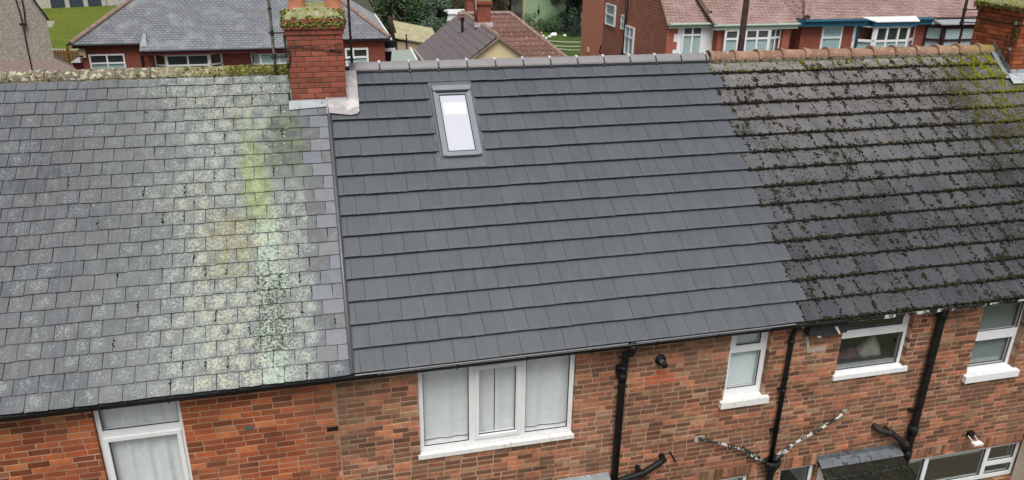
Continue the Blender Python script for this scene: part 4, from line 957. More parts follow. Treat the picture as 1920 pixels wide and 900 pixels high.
# ---- aerial masts on the chimneys
def mast(name, label, x, y, z0, z1, arms, r=0.022, mat='aerial', lean=0.0, bands=True):
    t = thing(name, label, 'aerial mast', (x, y, z0)); n = 7
    MB().tube([(x + lean * i / n, y, z0 + (z1 - z0) * i / n) for i in range(n + 1)], r, 10).build('pole', mat, t, True)
    for z, xe, ye in arms:
        MB().tube([(x - 0.05 * (1 if xe > x else -1), y, z), (x, y, z), (xe, ye, z)], 0.012, 6).build('bracket_arm', 'aerial_dark', t)
        MB().tube([(x, y, z - 0.03), (x, y, z + 0.03)], r + 0.008, 10).build('clamp', 'aerial_dark', t)
    k = z0 + 0.25
    while k < z1: MB().tube([(x, y, k - 0.018), (x, y, k + 0.018)], r + 0.003, 10).build('tape_band', 'aerial_dark', t); k += 0.33
    return t
YM = 3.70
pL = ony(518, 138, YM); pT = ony(503, 0, YM)
t1 = mast('aerial_mast', 'mossy grey aerial pole on the left of the red brick chimney beside the slates', (pL.x + pT.x) / 2, YM, pL.z + 0.02, 4.75, [(ony(510, 62, YM).z, CHX[0] + 0.01, YM), (ony(515, 107, YM).z, CHX[0] + 0.01, YM)])
xl = (pL.x + pT.x) / 2; zq = ony(510, 62, YM).z
MB().tube([(CHX[0] - 0.03, YM, zq), (CHX[0] - 0.028, CHY + 0.06, zq - 0.02), (CHX[0] - 0.02, CHY - 0.015, zq - 0.14), (CHX[0] + 0.03, CHY - 0.022, zq - 0.22), (CHX[0] + 0.02, CHY - 0.02, zq - 0.36), (CHX[0] - 0.02, CHY, zq - 0.45)], 0.014, 7).build('bracket_stay', 'aerial_dark', t1, True)
MB().tube([(CHX[0] - 0.025, YM - 0.1, zq), (CHX[0] - 0.025, YM - 0.1, ony(515, 107, YM).z)], 0.014, 6).build('bracket_plate', 'aerial_dark', t1)
pL = ony(661, 122, YM); pT = ony(652, 0, YM)
mast('aerial_mast', 'thin dark aerial pole on the right of the red brick chimney beside the slates', (pL.x + pT.x) / 2, YM, pL.z + 0.03, 4.6, [(ony(657, 75, YM).z, CHX[1] - 0.01, YM), (ony(660, 112, YM).z, CHX[1] - 0.01, YM)], 0.018, 'aerial_dark')
wz = ony(600, 92, CHY).z
w = MB(); n = 16; w.tube([(CHX[0] - 0.01 + (CHX[1] - CHX[0] + 0.02) * i / n, CHY - 0.014, wz + 0.045 * math.cos(i / n * 3.1) + 0.012 * math.sin(i * 2.1)) for i in range(n + 1)], 0.005, 5)
w.tube([(CHX[0] + 0.02, CHY - 0.012, wz + 0.03), (CHX[0] + 0.25, CHY - 0.014, wz + 0.06), (CHX[0] + 0.5, CHY - 0.014, wz + 0.02), (CHX[1] - 0.02, CHY - 0.014, wz + 0.09)], 0.004, 5)
w.tube([(CHX[1] - 0.2, CHY - 0.016, wz - 0.01), (CHX[1] - 0.02, CHY - 0.016, wz - 0.02)], 0.011, 6)
tag(w.build('lashing_wire', 'aerial_dark'), 'rusty lashing wire wrapped round the red brick chimney beside the slates', 'wire')
Ym2 = 4.25; pT = ony(1812, 0, Ym2); pL = ony(1803, 44, Ym2)
t3 = mast('aerial_mast', 'blackened aerial mast behind the mossy ridge by the orange chimney', pL.x, Ym2, pL.z - 0.05, 4.9, [(ony(1806, 18, Ym2).z, CH2X, Ym2), (ony(1803, 42, Ym2).z, CH2X, Ym2 - 0.1)], 0.028, 'aerial_dark')
yq = onx(1905, 45, CH2X - 0.03).y; zq1 = onx(1905, 42, CH2X - 0.03).z; zq0 = onx(1890, 118, CH2X - 0.03).z
cb = thing('cable_conduit', 'dark cable conduit with pale fittings down the orange chimney', 'conduit', (CH2X - 0.02, yq, zq0))
MB().tube([(CH2X - 0.028, yq, zq1), (CH2X - 0.028, yq, zq0)], 0.014, 8).build('pipe', 'aerial_dark', cb)
MB().tube([(CH2X - 0.028, yq, zq1 - 0.04), (CH2X - 0.028, yq, zq1 + 0.02)], 0.024, 8).build('fitting', 'lead_grey', cb); MB().tube([(CH2X - 0.028, yq, zq0 + 0.22), (CH2X - 0.028, yq, zq0 + 0.27)], 0.02, 8).build('fitting', 'lead_grey', cb)
MB().tube([(CH2X - 0.02, yq - 0.02, zq1 - 0.06), (CH2X - 0.02, yq + 0.13, zq1 - 0.2), (CH2X - 0.02, yq + 0.14, zq0 + 0.1), (CH2X - 0.02, yq + 0.18, zq0 - 0.1)], 0.006, 5).build('cable', 'aerial_dark', cb)
zb2 = onx(1840, 34, CH2X).z
tag(MB().tube([(CH2X - 0.012, YB2, zb2 + 0.01), (CH2X - 0.014, (CHY + YB2) / 2, zb2 - 0.01), (CH2X - 0.014, CHY - 0.01, zb2), (CH2X + 0.5, CHY - 0.014, zb2)], 0.008, 6).build('lashing_strap', 'aerial_dark'), 'dark metal strap round the orange mossy chimney', 'strap')

# ================================================================== PIPES ON THE WALL
def pipe(house, pts, r, mat, collars=(), name='downpipe', smooth=True):
    o = MB().tube(pts, r, 12).build(name, mat, house, smooth)
    for c in collars: 
        a, b, rr = c; MB().tube([a, b], rr, 12).build('collar', mat, o, True)
    return o
W = lambda px, py, off=0.075: ony(px, py, YW - off)
# plastic soil pipe beside the three-light window
a, b = W(1167, 712), W(1152, 893); xs = (a.x + b.x) / 2; top = W(1165, 690); cup = W(1187, 650, 0.2)
sp = pipe(house_n, [(xs, YW - 0.075, b.z - 1.0), (xs, YW - 0.075, top.z), (xs + 0.015, YW - 0.08, top.z + 0.1), (cup.x - 0.06, YW - 0.12, cup.z - 0.17), (cup.x - 0.01, YW - 0.19, cup.z - 0.1), (cup.x, YW - 0.2, cup.z - 0.04), (cup.x, YW - 0.2, cup.z + 0.02)], 0.052, 'bpvc',
     [((xs, YW - 0.075, a.z), (xs, YW - 0.075, a.z + 0.10), 0.062), ((xs, YW - 0.075, top.z - 0.03), (xs, YW - 0.075, top.z + 0.03), 0.062)], 'soil_pipe')
cp = MB(); n = 16
prf = [(0.055, -0.05), (0.066, -0.03), (0.066, 0.035), (0.055, 0.035), (0.05, -0.02)]
cp.add([(cup.x + r_ * math.cos(6.28318 * i / n), YW - 0.2 + r_ * math.sin(6.28318 * i / n), cup.z + h_) for r_, h_ in prf for i in range(n)], [(j * n + i, j * n + (i + 1) % n, (j + 1) * n + (i + 1) % n, (j + 1) * n + i) for j in range(4) for i in range(n)]); cp.build('socket', 'bpvc', sp, True)
MB().box(xs - 0.085, xs - 0.04, YW - 0.09, YW - 0.0, a.z + 0.09, a.z + 0.13).build('pipe_clip', 'bpvc', sp); MB().box(xs - 0.085, xs - 0.04, YW - 0.09, YW, top.z - 0.02, top.z + 0.02).build('pipe_clip', 'bpvc', sp)
b2 = W(1208, 886, 0.12); b3 = W(1236, 868, 0.12); b4 = W(1241, 856, 0.02); j0 = W(1160, 900, 0.08)
pipe(sp, [(xs, YW - 0.075, j0.z - 0.03), (xs + 0.1, YW - 0.11, j0.z + 0.02), b2, b3, (b4.x, YW - 0.09, b4.z - 0.01), (b4.x, YW + 0.01, b4.z)], 0.047, 'bpvc', [(b2 + Vector((-0.06, 0, -0.03)), b2 + Vector((0.0, 0, 0.0)), 0.055)], 'branch')
MB().box(b2.x - 0.1, b2.x - 0.05, YW - 0.1, YW, b2.z + 0.0, b2.z + 0.06).build('pipe_clip', 'bpvc', sp)
gz = W(1120, 893, 0.05); tag(MB().prism([(gz.x - 0.6, YW, gz.z + 0.01), (xs - 0.07, YW, gz.z + 0.01), (xs - 0.07, YW - 0.25, gz.z - 0.12), (gz.x - 0.6, YW - 0.25, gz.z - 0.12)], (0, 0, -0.03)).build('door_canopy', 'lead_grey'), 'low grey lead canopy on the wall below the three-light window', 'canopy')
nl0, nl1 = W(1256, 847, 0.01), W(1267, 866, 0.02); tag(MB().tube([nl0, nl1], 0.012, 6).build('iron_spike', 'biron'), 'short black iron spike slanting on the brick wall', 'spike')
# boiler flue
fv = W(1238, 674, 0.0); fl_ = thing('boiler_flue', 'round grey and black boiler flue on the brick wall', 'flue', (fv.x, YW, fv.z))
def disc_tube(y0, y1, r0, r1, mat, nm): return MB().tube([(fv.x, y0, fv.z), (fv.x, y1, fv.z)], [r0, r1], 18).build(nm, mat, fl_, True)
disc_tube(YW + 0.02, YW - 0.03, 0.082, 0.075, 'bpvc', 'flange'); disc_tube(YW - 0.028, YW - 0.13, 0.036, 0.036, 'aerial', 'outlet'); disc_tube(YW - 0.12, YW - 0.16, 0.043, 0.043, 'bpvc', 'outlet_rim')
# thin downpipe with hopper and two flaking waste pipes
a, b = W(1487, 640, 0.06), W(1454, 800, 0.06); xs = (a.x + b.x) / 2; hp = W(1440, 868, 0.08)
dp = pipe(house_n, [(xs, YW - 0.06, hp.z + 0.03), (xs, YW - 0.06, -0.42), (xs, YW - 0.06, -0.26), (xs + 0.005, YW - 0.09, -0.16), (xs + 0.005, -0.02, -0.075)], 0.035, 'biron', [((xs, YW - 0.06, -0.40), (xs, YW - 0.06, -0.34), 0.042), ((xs, YW - 0.06, -1.22), (xs, YW - 0.06, -1.17), 0.041)])
MB().box(xs - 0.07, xs + 0.07, YW - 0.05, YW + 0.0, -1.2, -1.17).build('pipe_clip', 'biron', dp); zc_ = W(1448, 775).z
MB().box(xs - 0.08, xs + 0.06, YW - 0.05, YW, W(1446, 812).z, W(1446, 808).z).build('pipe_clip', 'biron', dp)
hm = MB(); n = 12; prf = [(0.05, -0.30), (0.05, -0.16), (0.10, -0.02), (0.115, 0.0), (0.115, 0.09), (0.10, 0.09), (0.085, -0.01)]
hm.add([(xs + r_ * 1.15 * math.cos(6.28318 * i / n), YW - 0.11 + r_ * 0.85 * math.sin(6.28318 * i / n), hp.z - 0.02 + h_) for r_, h_ in prf for i in range(n)], [(j * n + i, j * n + (i + 1) % n, (j + 1) * n + (i + 1) % n, (j + 1) * n + i) for j in range(6) for i in range(n)]); hm.build('hopper', 'biron', dp, True)
pipe(dp, [(xs, YW - 0.10, hp.z - 0.2), (xs, YW - 0.09, hp.z - 1.0)], 0.042, 'biron', name='lower_pipe')
def waste(pts, label):
    o = MB().tube(pts, 0.024, 10).build('waste_pipe', 'flaky_pipe', None, True)
    return tag(o, label, 'waste pipe')
w0, w1_ = W(1312, 823, 0.02), W(1318, 825, 0.08); wj = W(1400, 845, 0.08); we = W(1430, 862, 0.10)
waste([(w0.x, YW + 0.03, w0.z), w0, w1_, W(1345, 830, 0.08), wj, we], 'flaking black and white waste pipe from the cement patch to the hopper')
waste([W(1394, 840, 0.02), W(1396, 846, 0.09), W(1412, 857, 0.1), W(1432, 867, 0.11)], 'short flaking waste pipe bending into the hopper')
waste([(W(1580, 774, 0.0).x, YW + 0.03, W(1580, 774, 0.0).z), W(1580, 775, 0.03), W(1577, 778, 0.08), W(1540, 803, 0.08), W(1485, 834, 0.08), W(1450, 858, 0.09)], 'long flaking waste pipe rising from the hopper across the bricks')
waste([W(1482, 836, 0.08), W(1478, 844, 0.1), W(1465, 854, 0.1), W(1450, 862, 0.1)], 'short pale waste pipe beside the long flaking one')
for px_, py_, s_ in ((1309, 823, 0.1), (1582, 771, 0.06)):
    c_ = W(px_, py_, 0.0); MB().box(c_.x - s_ * 0.6, c_.x + s_, YW - 0.006, YW + 0.004, c_.z - s_ * 0.55, c_.z + s_ * 0.55).build('cement_patch', 'cement', house_n)
# thick iron soil stack
a, b = W(1757, 640, 0.09), W(1722, 760, 0.09); xs = (a.x + b.x) / 2; zj = W(1706, 815, 0.09).z
ss = pipe(house_m, [(xs, YW - 0.09, zj - 1.6), (xs, YW - 0.09, zj), (xs, YW - 0.09, -0.16), (xs, YW - 0.10, -0.03)], 0.057, 'biron', [((xs, YW - 0.09, -0.26), (xs, YW - 0.09, -0.10), 0.07), ((xs, YW - 0.09, zj + 0.02), (xs, YW - 0.09, zj + 0.17), 0.072), ((xs, YW - 0.09, zj - 0.45), (xs, YW - 0.09, zj - 0.3), 0.07)], 'soil_stack')
MB().box(xs - 0.12, xs - 0.05, YW - 0.06, YW, zj + 0.42, zj + 0.46).build('pipe_clip', 'biron', ss)
e0, e1, e2 = W(1640, 799, 0.02), W(1648, 806, 0.1), W(1672, 812, 0.1)
pipe(ss, [(e0.x, YW + 0.02, e0.z), e0, e1, e2, (xs - 0.1, YW - 0.1, zj - 0.16), (xs - 0.03, YW - 0.09, zj - 0.32)], 0.048, 'flaky_soil', [(W(1664, 810, 0.1), W(1672, 812, 0.1), 0.058), ((xs - 0.13, YW - 0.1, zj - 0.13), (xs - 0.06, YW - 0.1, zj - 0.2), 0.06)], 'branch')
MB().box(e2.x - 0.1, e2.x - 0.04, YW - 0.11, YW, e2.z + 0.04, e2.z + 0.075).build('pipe_clip', 'biron', ss)
# floodlight
f0 = W(1817, 811, 0.0); ft = thing('floodlight', 'small white floodlight on a bracket over the wide window', 'light', (f0.x, YW, f0.z))
MB().box(f0.x - 0.05, f0.x + 0.05, YW - 0.07, YW, f0.z - 0.045, f0.z + 0.045).build('junction_box', 'biron', ft)
for dx in (-0.055, 0.055): MB().tube([(f0.x + dx, YW - 0.05, f0.z - 0.02), (f0.x + dx, YW - 0.17, f0.z - 0.06)], 0.007, 6).build('bracket', 'white', ft)
MB().box(f0.x - 0.085, f0.x + 0.085, YW - 0.24, YW - 0.16, f0.z - 0.09, f0.z - 0.055).build('lamp_head', 'white', ft)
M['canopy_lead'] = lichen('canopy_lead', (0.15, 0.165, 0.18), (0.05, 0.05, 0.045), None, 0.52, 14)
ab0, ab1 = W(613, 806, 0.0), W(634, 801, 0.0); MB().box(ab0.x, ab1.x, YW - 0.004, YW + 0.02, ab0.z - 0.03, ab0.z + 0.035).build('air_brick', 'biron', house_s)
ab0 = W(466, 803, 0.0); MB().box(ab0.x - 0.05, ab0.x + 0.06, YW - 0.004, YW + 0.02, ab0.z - 0.03, ab0.z + 0.035).build('air_brick', 'aerial', house_s)
# ---- porch canopy
cl_, cr_ = W(1537, 858, 0.0), W(1682, 840, 0.0); CP = math.radians(32)
zc0 = (cl_.z + cr_.z) / 2; cn = thing('porch_canopy', 'small porch canopy with dark mossy tiles and lead top flashing', 'canopy', ((cl_.x + cr_.x) / 2, YW, ZG))
CM = Matrix(((1, 0, 0, 0), (0, math.cos(CP), -math.sin(CP), YW - 0.95), (0, math.sin(CP), math.cos(CP), zc0 - 0.95 * math.tan(CP)), (0, 0, 0, 1)))
Ls = 0.95 / math.cos(CP); dk = MB().mbox(CM, cl_.x, cr_.x, 0.0, Ls - 0.01, -0.06, -0.03); deck = dk.build('roof', 'deck', cn)
CT = Pieces('roof_tile', 'canopy_tile', TVO); k = 0; gg = Ls / 4.0
for k in range(4):
    x = cl_.x - 0.03 - (0.15 if k % 2 else 0)
    while x < cr_.x + 0.02:
        a_, b_ = max(x, cl_.x - 0.03), min(x + 0.3, cr_.x + 0.03); x += 0.3
        if b_ - a_ < 0.03: continue
        m_ = CM @ Matrix.Translation((a_ + 0.002, k * gg - 0.02, 0.0)) @ Matrix.Rotation(-0.034 / gg, 4, 'X') @ Matrix.Diagonal((b_ - a_ - 0.004, (gg + 0.05) / (G + 0.07), 1, 1)); CT.add(m_, None, 1, m_ @ Vector((0.5, 0.1, 0)))
CT.finish(deck)
MB().mbox(CM, cl_.x - 0.035, cr_.x + 0.035, Ls - 0.16, Ls - 0.012, 0.001, 0.009).box(cl_.x - 0.035, cr_.x + 0.035, YW - 0.012, YW - 0.003, zc0 - 0.01, zc0 + 0.07).build('top_flashing', 'canopy_lead', cn)
for x in (cl_.x + 0.01, cr_.x - 0.035):
    MB().prism([(x, YW - 0.005, zc0 - 0.08), (x, YW - 0.005, zc0 - 0.75), (x, YW - 0.8, zc0 - 0.75), (x, YW - 0.86, zc0 - 0.08 - 0.86 * math.tan(CP) + 0.0)], (0.025, 0, 0)).build('cheek_board', 'white', cn)
mo = MB()
for i in range(900): 
    x, s_ = qm.uniform(cl_.x, cr_.x), qm.uniform(0, Ls - 0.2); lump(mo, CM @ Matrix.Translation((x, s_, -0.006)), qm.uniform(0.006, 0.018), qm)
o = mo.build('moss', 'moss_dark', cn); o['kind'] = 'stuff'
for x, y in ((cl_.x + 0.04, YW - 0.8), (cr_.x - 0.06, YW - 0.8)): MB().box(x, x + 0.07, y, y + 0.07, ZG, zc0 - 0.75).build('post', 'white', cn)
# ---- rendered extension at the end of the wall
ex = W(1906, 860, 0.0).x; ez = W(1919, 818, 0.0).z
et = thing('rear_extension', 'cream rendered extension standing out from the brick wall', 'extension', (ex + 1.5, -1.2, ZG))
MB().box(ex + 0.005, ex + 3.2, -2.8, YW - 0.004, ZG, ez).build('wall', 'render_cream', et); MB().box(ex - 0.02, ex + 3.25, -2.9, YW - 0.004, ez + 0.001, ez + 0.08).build('roof', 'deck', et)
# ================================================================== BEYOND THE RIDGE
def brickwork(name, a, b, mort, L=0.24, H=0.08, contrast=1.0):
    g = NG(name, 0.9, 0.15); x, y, z = g.xyz(); v = g.vec(g.ma('ADD', x, y), z, 0.0)
    t = g.n('ShaderNodeTexBrick'); t.offset = 0.5; g.l(v, t.inputs['Vector']); t.inputs['Scale'].default_value = 1.0
    t.inputs['Brick Width'].default_value = L; t.inputs['Row Height'].default_value = H; t.inputs['Mortar Size'].default_value = 0.008; t.inputs['Mortar Smooth'].default_value = 0.2
    g.put(t.inputs['Color1'], a); g.put(t.inputs['Color2'], b); g.put(t.inputs['Mortar'], mort)
    c = g.mix(g.mr(g.noise(0.7, 5), 0.4, 0.7, 0, 0.4), t.outputs[0], tuple(k * 0.6 for k in a)); c = g.mix(g.mr(g.noise(6, 4), 0.5, 0.75, 0, 0.35), c, tuple(min(1, k * 1.7) for k in b)); g.col(c); g.bump(t.outputs['Fac'], 0.006); return g.m
M['far_brick_red'] = brickwork('far_brick_red', (0.235, 0.068, 0.048), (0.30, 0.085, 0.057), (0.22, 0.105, 0.078))
M['far_brick_dark'] = brickwork('far_brick_dark', (0.33, 0.125, 0.085), (0.24, 0.09, 0.062), (0.50, 0.33, 0.26), 0.34, 0.17)
M['far_brick_orange'] = simple('far_brick_orange', (0.50, 0.21, 0.135), 0.9, 0.15, 0.18, 12, bump=0.01)
M['far_quoin'] = simple('far_quoin', (0.36, 0.12, 0.085), 0.9, 0.15, 0.15, 6)
def courses(name, a, b, line, rowh, colw, pitch, light=(0.4, 0.4, 0.4), amt=0.3, ns=1.2, ms=0.07):
    g = NG(name, 0.6, 0.3); x, y, z = g.xyz(); v = g.vec(g.ma('ADD', x, g.ma('MULTIPLY', y, 0.0)), g.ma('DIVIDE', z, math.sin(pitch)), 0.0)
    t = g.n('ShaderNodeTexBrick'); t.offset = 0.5; g.l(v, t.inputs['Vector']); t.inputs['Scale'].default_value = 1.0
    t.inputs['Brick Width'].default_value = colw; t.inputs['Row Height'].default_value = rowh; t.inputs['Mortar Size'].default_value = rowh * ms; t.inputs['Mortar Smooth'].default_value = 0.3
    g.put(t.inputs['Color1'], a); g.put(t.inputs['Color2'], b); g.put(t.inputs['Mortar'], line)
    c = g.mix(g.mr(g.noise(ns, 5), 0.48, 0.7, 0, amt), t.outputs[0], light); c = g.mix(g.mr(g.noise(5, 5), 0.55, 0.75, 0, amt * 0.8), c, light); g.col(c)
    f = g.ma('FRACT', g.ma('DIVIDE', z, math.sin(pitch) * rowh)); g.bump(g.ma('ADD', g.ma('MULTIPLY', f, -1.0), g.ma('MULTIPLY', t.outputs['Fac'], -0.5)), 0.02); return g.m
P35 = math.radians(35)
M['far_slate'] = courses('far_slate', (0.17, 0.18, 0.20), (0.21, 0.22, 0.235), (0.05, 0.05, 0.055), 0.21, 0.3, P35, (0.34, 0.36, 0.36), 0.5)
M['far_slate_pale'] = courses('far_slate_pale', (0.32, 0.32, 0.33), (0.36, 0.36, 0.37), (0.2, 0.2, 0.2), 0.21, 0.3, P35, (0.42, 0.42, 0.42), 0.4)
M['far_rosy'] = courses('far_rosy_tile', (0.30, 0.175, 0.155), (0.39, 0.265, 0.24), (0.10, 0.05, 0.042), 0.115, 0.5, math.radians(40), (0.48, 0.36, 0.34), 0.5, 0.8, 0.17)
M['ext_tile'] = courses('bungalow_tile', (0.105, 0.078, 0.082), (0.12, 0.088, 0.09), (0.03, 0.025, 0.025), 0.33, 0.3, P35, (0.2, 0.17, 0.17), 0.25)
M['brown_tile'] = simple('brown_tile', (0.15, 0.125, 0.13), 0.7, 0.25, 0.2, 6); M['pantile'] = lichen('pantile', (0.19, 0.105, 0.088), (0.28, 0.20, 0.18), None, 0.55, 5)
M['hip_tile'] = simple('hip_tile', (0.27, 0.19, 0.16), 0.85, 0.2, 0.25, 5); M['maroon'] = simple('maroon_paint', (0.10, 0.012, 0.022), 0.45, 0.4); M['blue'] = simple('blue_paint', (0.018, 0.105, 0.17), 0.45, 0.4)
M['green_trim'] = simple('pale_green_paint', (0.36, 0.45, 0.37), 0.5); M['dark_maroon'] = simple('dark_maroon_paint', (0.035, 0.012, 0.016), 0.5); M['black_far'] = simple('black_paint', (0.012, 0.012, 0.013), 0.5)
M['pebble'] = simple('pebbledash', (0.31, 0.275, 0.235), 0.95, 0.1, 0.3, 9, bump=0.02); M['pebble_pink'] = simple('pebbledash_pink', (0.34, 0.26, 0.225), 0.95, 0.1, 0.2, 9)
M['cream'] = simple('cream_render', (0.66, 0.54, 0.34), 0.9, 0.15, 0.05, 3); M['white_render'] = simple('white_render', (0.80, 0.81, 0.82), 0.85, 0.2, 0.04, 3)
M['mint'] = lichen('mint_render', (0.34, 0.50, 0.30), (0.28, 0.42, 0.25), None, 0.55, 1.2); M['concrete'] = simple('concrete', (0.42, 0.40, 0.34), 0.9, 0.1, 0.15, 4)
M['navy'] = simple('navy_fence', (0.045, 0.06, 0.085), 0.7); M['picket'] = simple('picket', (0.20, 0.11, 0.03), 0.85, 0.1, 0.3, 6); M['shed'] = simple('shed_wood', (0.50, 0.38, 0.26), 0.85, 0.1, 0.2, 3)
M['shed_roof'] = simple('shed_roof', (0.38, 0.35, 0.22), 0.9, 0.1, 0.2, 2); M['flat_roof'] = lichen('flat_roof', (0.36, 0.42, 0.38), (0.20, 0.24, 0.15), None, 0.58, 1.0)
M['lead_glass'] = simple('leaded_light', (0.07, 0.075, 0.08), 0.15, 0.5, 0.5, 18); M['bark'] = simple('bark', (0.05, 0.035, 0.028), 0.95, 0.1, 0.4, 8, bump=0.03); M['pole_wood'] = simple('tarred_pole', (0.045, 0.026, 0.024), 0.85, 0.15, 0.4, 5)
M['glass_grey'] = mk_glass('glass_grey', (0.5, 0.55, 0.55), 0.05, 0.05)

def far_window(parent, x0, x1, z0, z1, y, cols, rows, mat='upvc', curtain_to=None, t=0.06, depth=0.10, face=-1, dark_top=False, cmat='net'):
    """frame with real bars, panes set back, a room recess and a net behind; cols/rows are fractions of the bars"""
    xs = [0] + list(cols) + [1]; zs = [0] + list(rows) + [1]; hol = []
    for i in range(len(xs) - 1):
        for j in range(len(zs) - 1):
            a = x0 + (x1 - x0) * xs[i] + t * (1 if i == 0 else 0.5); b = x0 + (x1 - x0) * xs[i + 1] - t * (1 if i == len(xs) - 2 else 0.5)
            c = z0 + (z1 - z0) * zs[j] + t * (1 if j == 0 else 0.5); d = z0 + (z1 - z0) * zs[j + 1] - t * (1 if j == len(zs) - 2 else 0.5); hol.append((a, b, c, d, j))
    w = slab_holes(MB(), x0, x1, z0, z1, y, y + depth, [h[:4] for h in hol]).build('window', mat, parent)
    for a, b, c, d, j in hol:
        MB().box(a - 0.003, b + 0.003, y + depth * 0.5, y + depth * 0.5 + 0.01, c - 0.003, d + 0.003).build('pane', 'lead_glass' if dark_top and j == len(zs) - 2 else 'glass_far', w)
    bk = MB().box(x0 + 0.02, x1 - 0.02, y + depth - 0.012, y + depth - 0.004, z0 + 0.01, z1 - 0.01); bk.build('room', 'interior_dark', w)  # flat dark sheet, the room's shade put into colour; no recess behind
    zt = z1 if curtain_to is None else z0 + (z1 - z0) * curtain_to
    n = max(10, int((x1 - x0) / 0.05)); vs = []
    for zv in (z0, zt):
        for i in range(n + 1): vs.append((x0 + 0.02 + (x1 - x0 - 0.04) * i / n, y + depth * 0.5 + 0.026 + 0.008 * math.sin(i * 1.9 + x0), zv))
    MB().add(vs, [(i, i + 1, n + 2 + i, n + 1 + i) for i in range(n)]).build('net_curtain', cmat, w)
    return w
def side_window(parent, x, y0, y1, z0, z1, cols, rows, t=0.07, depth=0.1):
    """same, on a wall facing -x"""
    ys = [0] + list(cols) + [1]; zs = [0] + list(rows) + [1]; hol = []
    for i in range(len(ys) - 1):
        for j in range(len(zs) - 1):
            hol.append((y0 + (y1 - y0) * ys[i] + t * (1 if i == 0 else 0.5), y0 + (y1 - y0) * ys[i + 1] - t * (1 if i == len(ys) - 2 else 0.5), z0 + (z1 - z0) * zs[j] + t * (1 if j == 0 else 0.5), z0 + (z1 - z0) * zs[j + 1] - t * (1 if j == len(zs) - 2 else 0.5)))
    m = MB()
    for a, b, c, d in holes_rects(y0, y1, z0, z1, hol): m.box(x - 0.12, x - 0.002, a, b, c, d)
    w = m.build('window', 'upvc', parent)
    for a, b, c, d in hol: MB().box(x - 0.075, x - 0.065, a, b, c, d).build('pane', 'glass_far', w)
    MB().box(x - 0.04, x - 0.03, y0 + 0.02, y1 - 0.02, z0 + 0.02, z1 - 0.02).build('net_curtain', 'net', w); return w
def line_tiles(parent, a, b, r, mat, step=0.42, name='hip_tile'):
    a, b = Vector(a), Vector(b); d = b - a; n = max(1, int(d.length / step)); u = d / n
    for i in range(n):
        p0 = a + u * i; p1 = p0 + u * 1.03; MB().tube([p0, p0 + u * 0.2, p1], [r * 1.12, r * 1.0, r * 0.96], 8).build(name, mat, parent)
# ---------------- lawn, fences and wall at far left
ly = 0.02
lp = [onz(70, 97, ZG), onz(150, 98, ZG), onz(330, 99, ZG), onz(330, 10, ZG), onz(60, 14, ZG), onz(20, 40, ZG)]
struct(MB().poly([(p.x, p.y, ZG + ly) for p in lp]).build('lawn', 'grass'))
gp_ = [onz(88, 52, ZG), onz(97, 52, ZG), onz(104, 40, ZG), onz(88, 40, ZG)]; struct(MB().poly([(p.x, p.y, ZG + 0.03) for p in gp_]).build('path', 'pebble'))
pa, pb = onz(93, 16, ZG), onz(196, 11, ZG); pf = thing('panel_fence', 'dark blue panel fence with concrete posts behind the lawn', 'fence', (pa + pb) / 2)
for i in range(4):
    f = i / 3.0; p = pa.lerp(pb, f) if i else pa; q_ = pa.lerp(pb, f)
    MB().box(q_.x - 0.22, q_.x + 0.22, q_.y - 0.12, q_.y + 0.12, ZG, ZG + 2.1).build('post', 'concrete', pf)
    if i < 3:
        e_ = pa.lerp(pb, (i + 1) / 3.0)
        for j in range(6): z0_ = ZG + 0.05 + j * 0.32; MB().prism([(q_.x + 0.22, q_.y, z0_), (e_.x - 0.22, e_.y, z0_), (e_.x - 0.22, e_.y, z0_ + 0.31), (q_.x + 0.22, q_.y, z0_ + 0.31)], (0, 0.04 + 0.01 * (j % 2), 0)).build('panel_board', 'navy', pf)
M['pale_wall'] = lichen('pale_garden_wall', (0.52, 0.52, 0.47), (0.30, 0.31, 0.24), None, 0.52, 2)
wa, wb = onz(197, 11, ZG), onz(300, 8, ZG); tag(MB().prism([wa, wb, wb + Vector((0, 0, 2.0)), wa + Vector((0, 0, 2.0))], (0, 0.3, 0)).build('garden_wall', 'pale_wall'), 'pale weathered garden wall at the end of the lawn', 'wall')
wa, wb = onz(70, 16, ZG), onz(90, 16, ZG); tag(MB().prism([wa, wb, wb + Vector((0, 0, 2.3)), wa + Vector((0, 0, 2.3))], (0, 0.3, 0)).build('garden_wall', 'concrete'), 'plain concrete garden wall beside the dark blue panel fence', 'wall')
ka, kb = onz(99, 98, ZG), onz(152, 99, ZG); tag(MB().prism([ka, kb, kb + Vector((0, 0, 0.22)), ka + Vector((0, 0, 0.22))], (0, 0.25, 0)).build('lawn_edging', 'concrete'), 'low concrete edging wall at the near side of the lawn', 'wall')
fa, fb = onz(98, 121, ZG), onz(150, 121, ZG); pk = thing('picket_fence', 'brown picket fence between pebbledash house and bungalow', 'fence', (fa + fb) / 2); n = 11
for i in range(n):
    p = fa.lerp(fb, i / (n - 1)); h_ = 1.05; MB().prism([(p.x - 0.055, p.y, ZG), (p.x + 0.055, p.y, ZG), (p.x + 0.055, p.y, ZG + h_ - 0.08), (p.x, p.y, ZG + h_), (p.x - 0.055, p.y, ZG + h_ - 0.08)], (0, 0.03, 0)).build('picket', 'picket', pk)
for z_ in (0.25, 0.8): MB().prism([fa + Vector((0, 0.03, z_)), fb + Vector((0, 0.03, z_)), fb + Vector((0, 0.03, z_ + 0.09)), fa + Vector((0, 0.03, z_ + 0.09))], (0, 0.04, 0)).build('rail', 'picket', pk)
MB().box(fa.lerp(fb, 0.62).x - 0.1, fa.lerp(fb, 0.62).x + 0.1, fa.y + 0.03, fa.y + 0.18, ZG, ZG + 1.15).build('post', 'picket', pk)

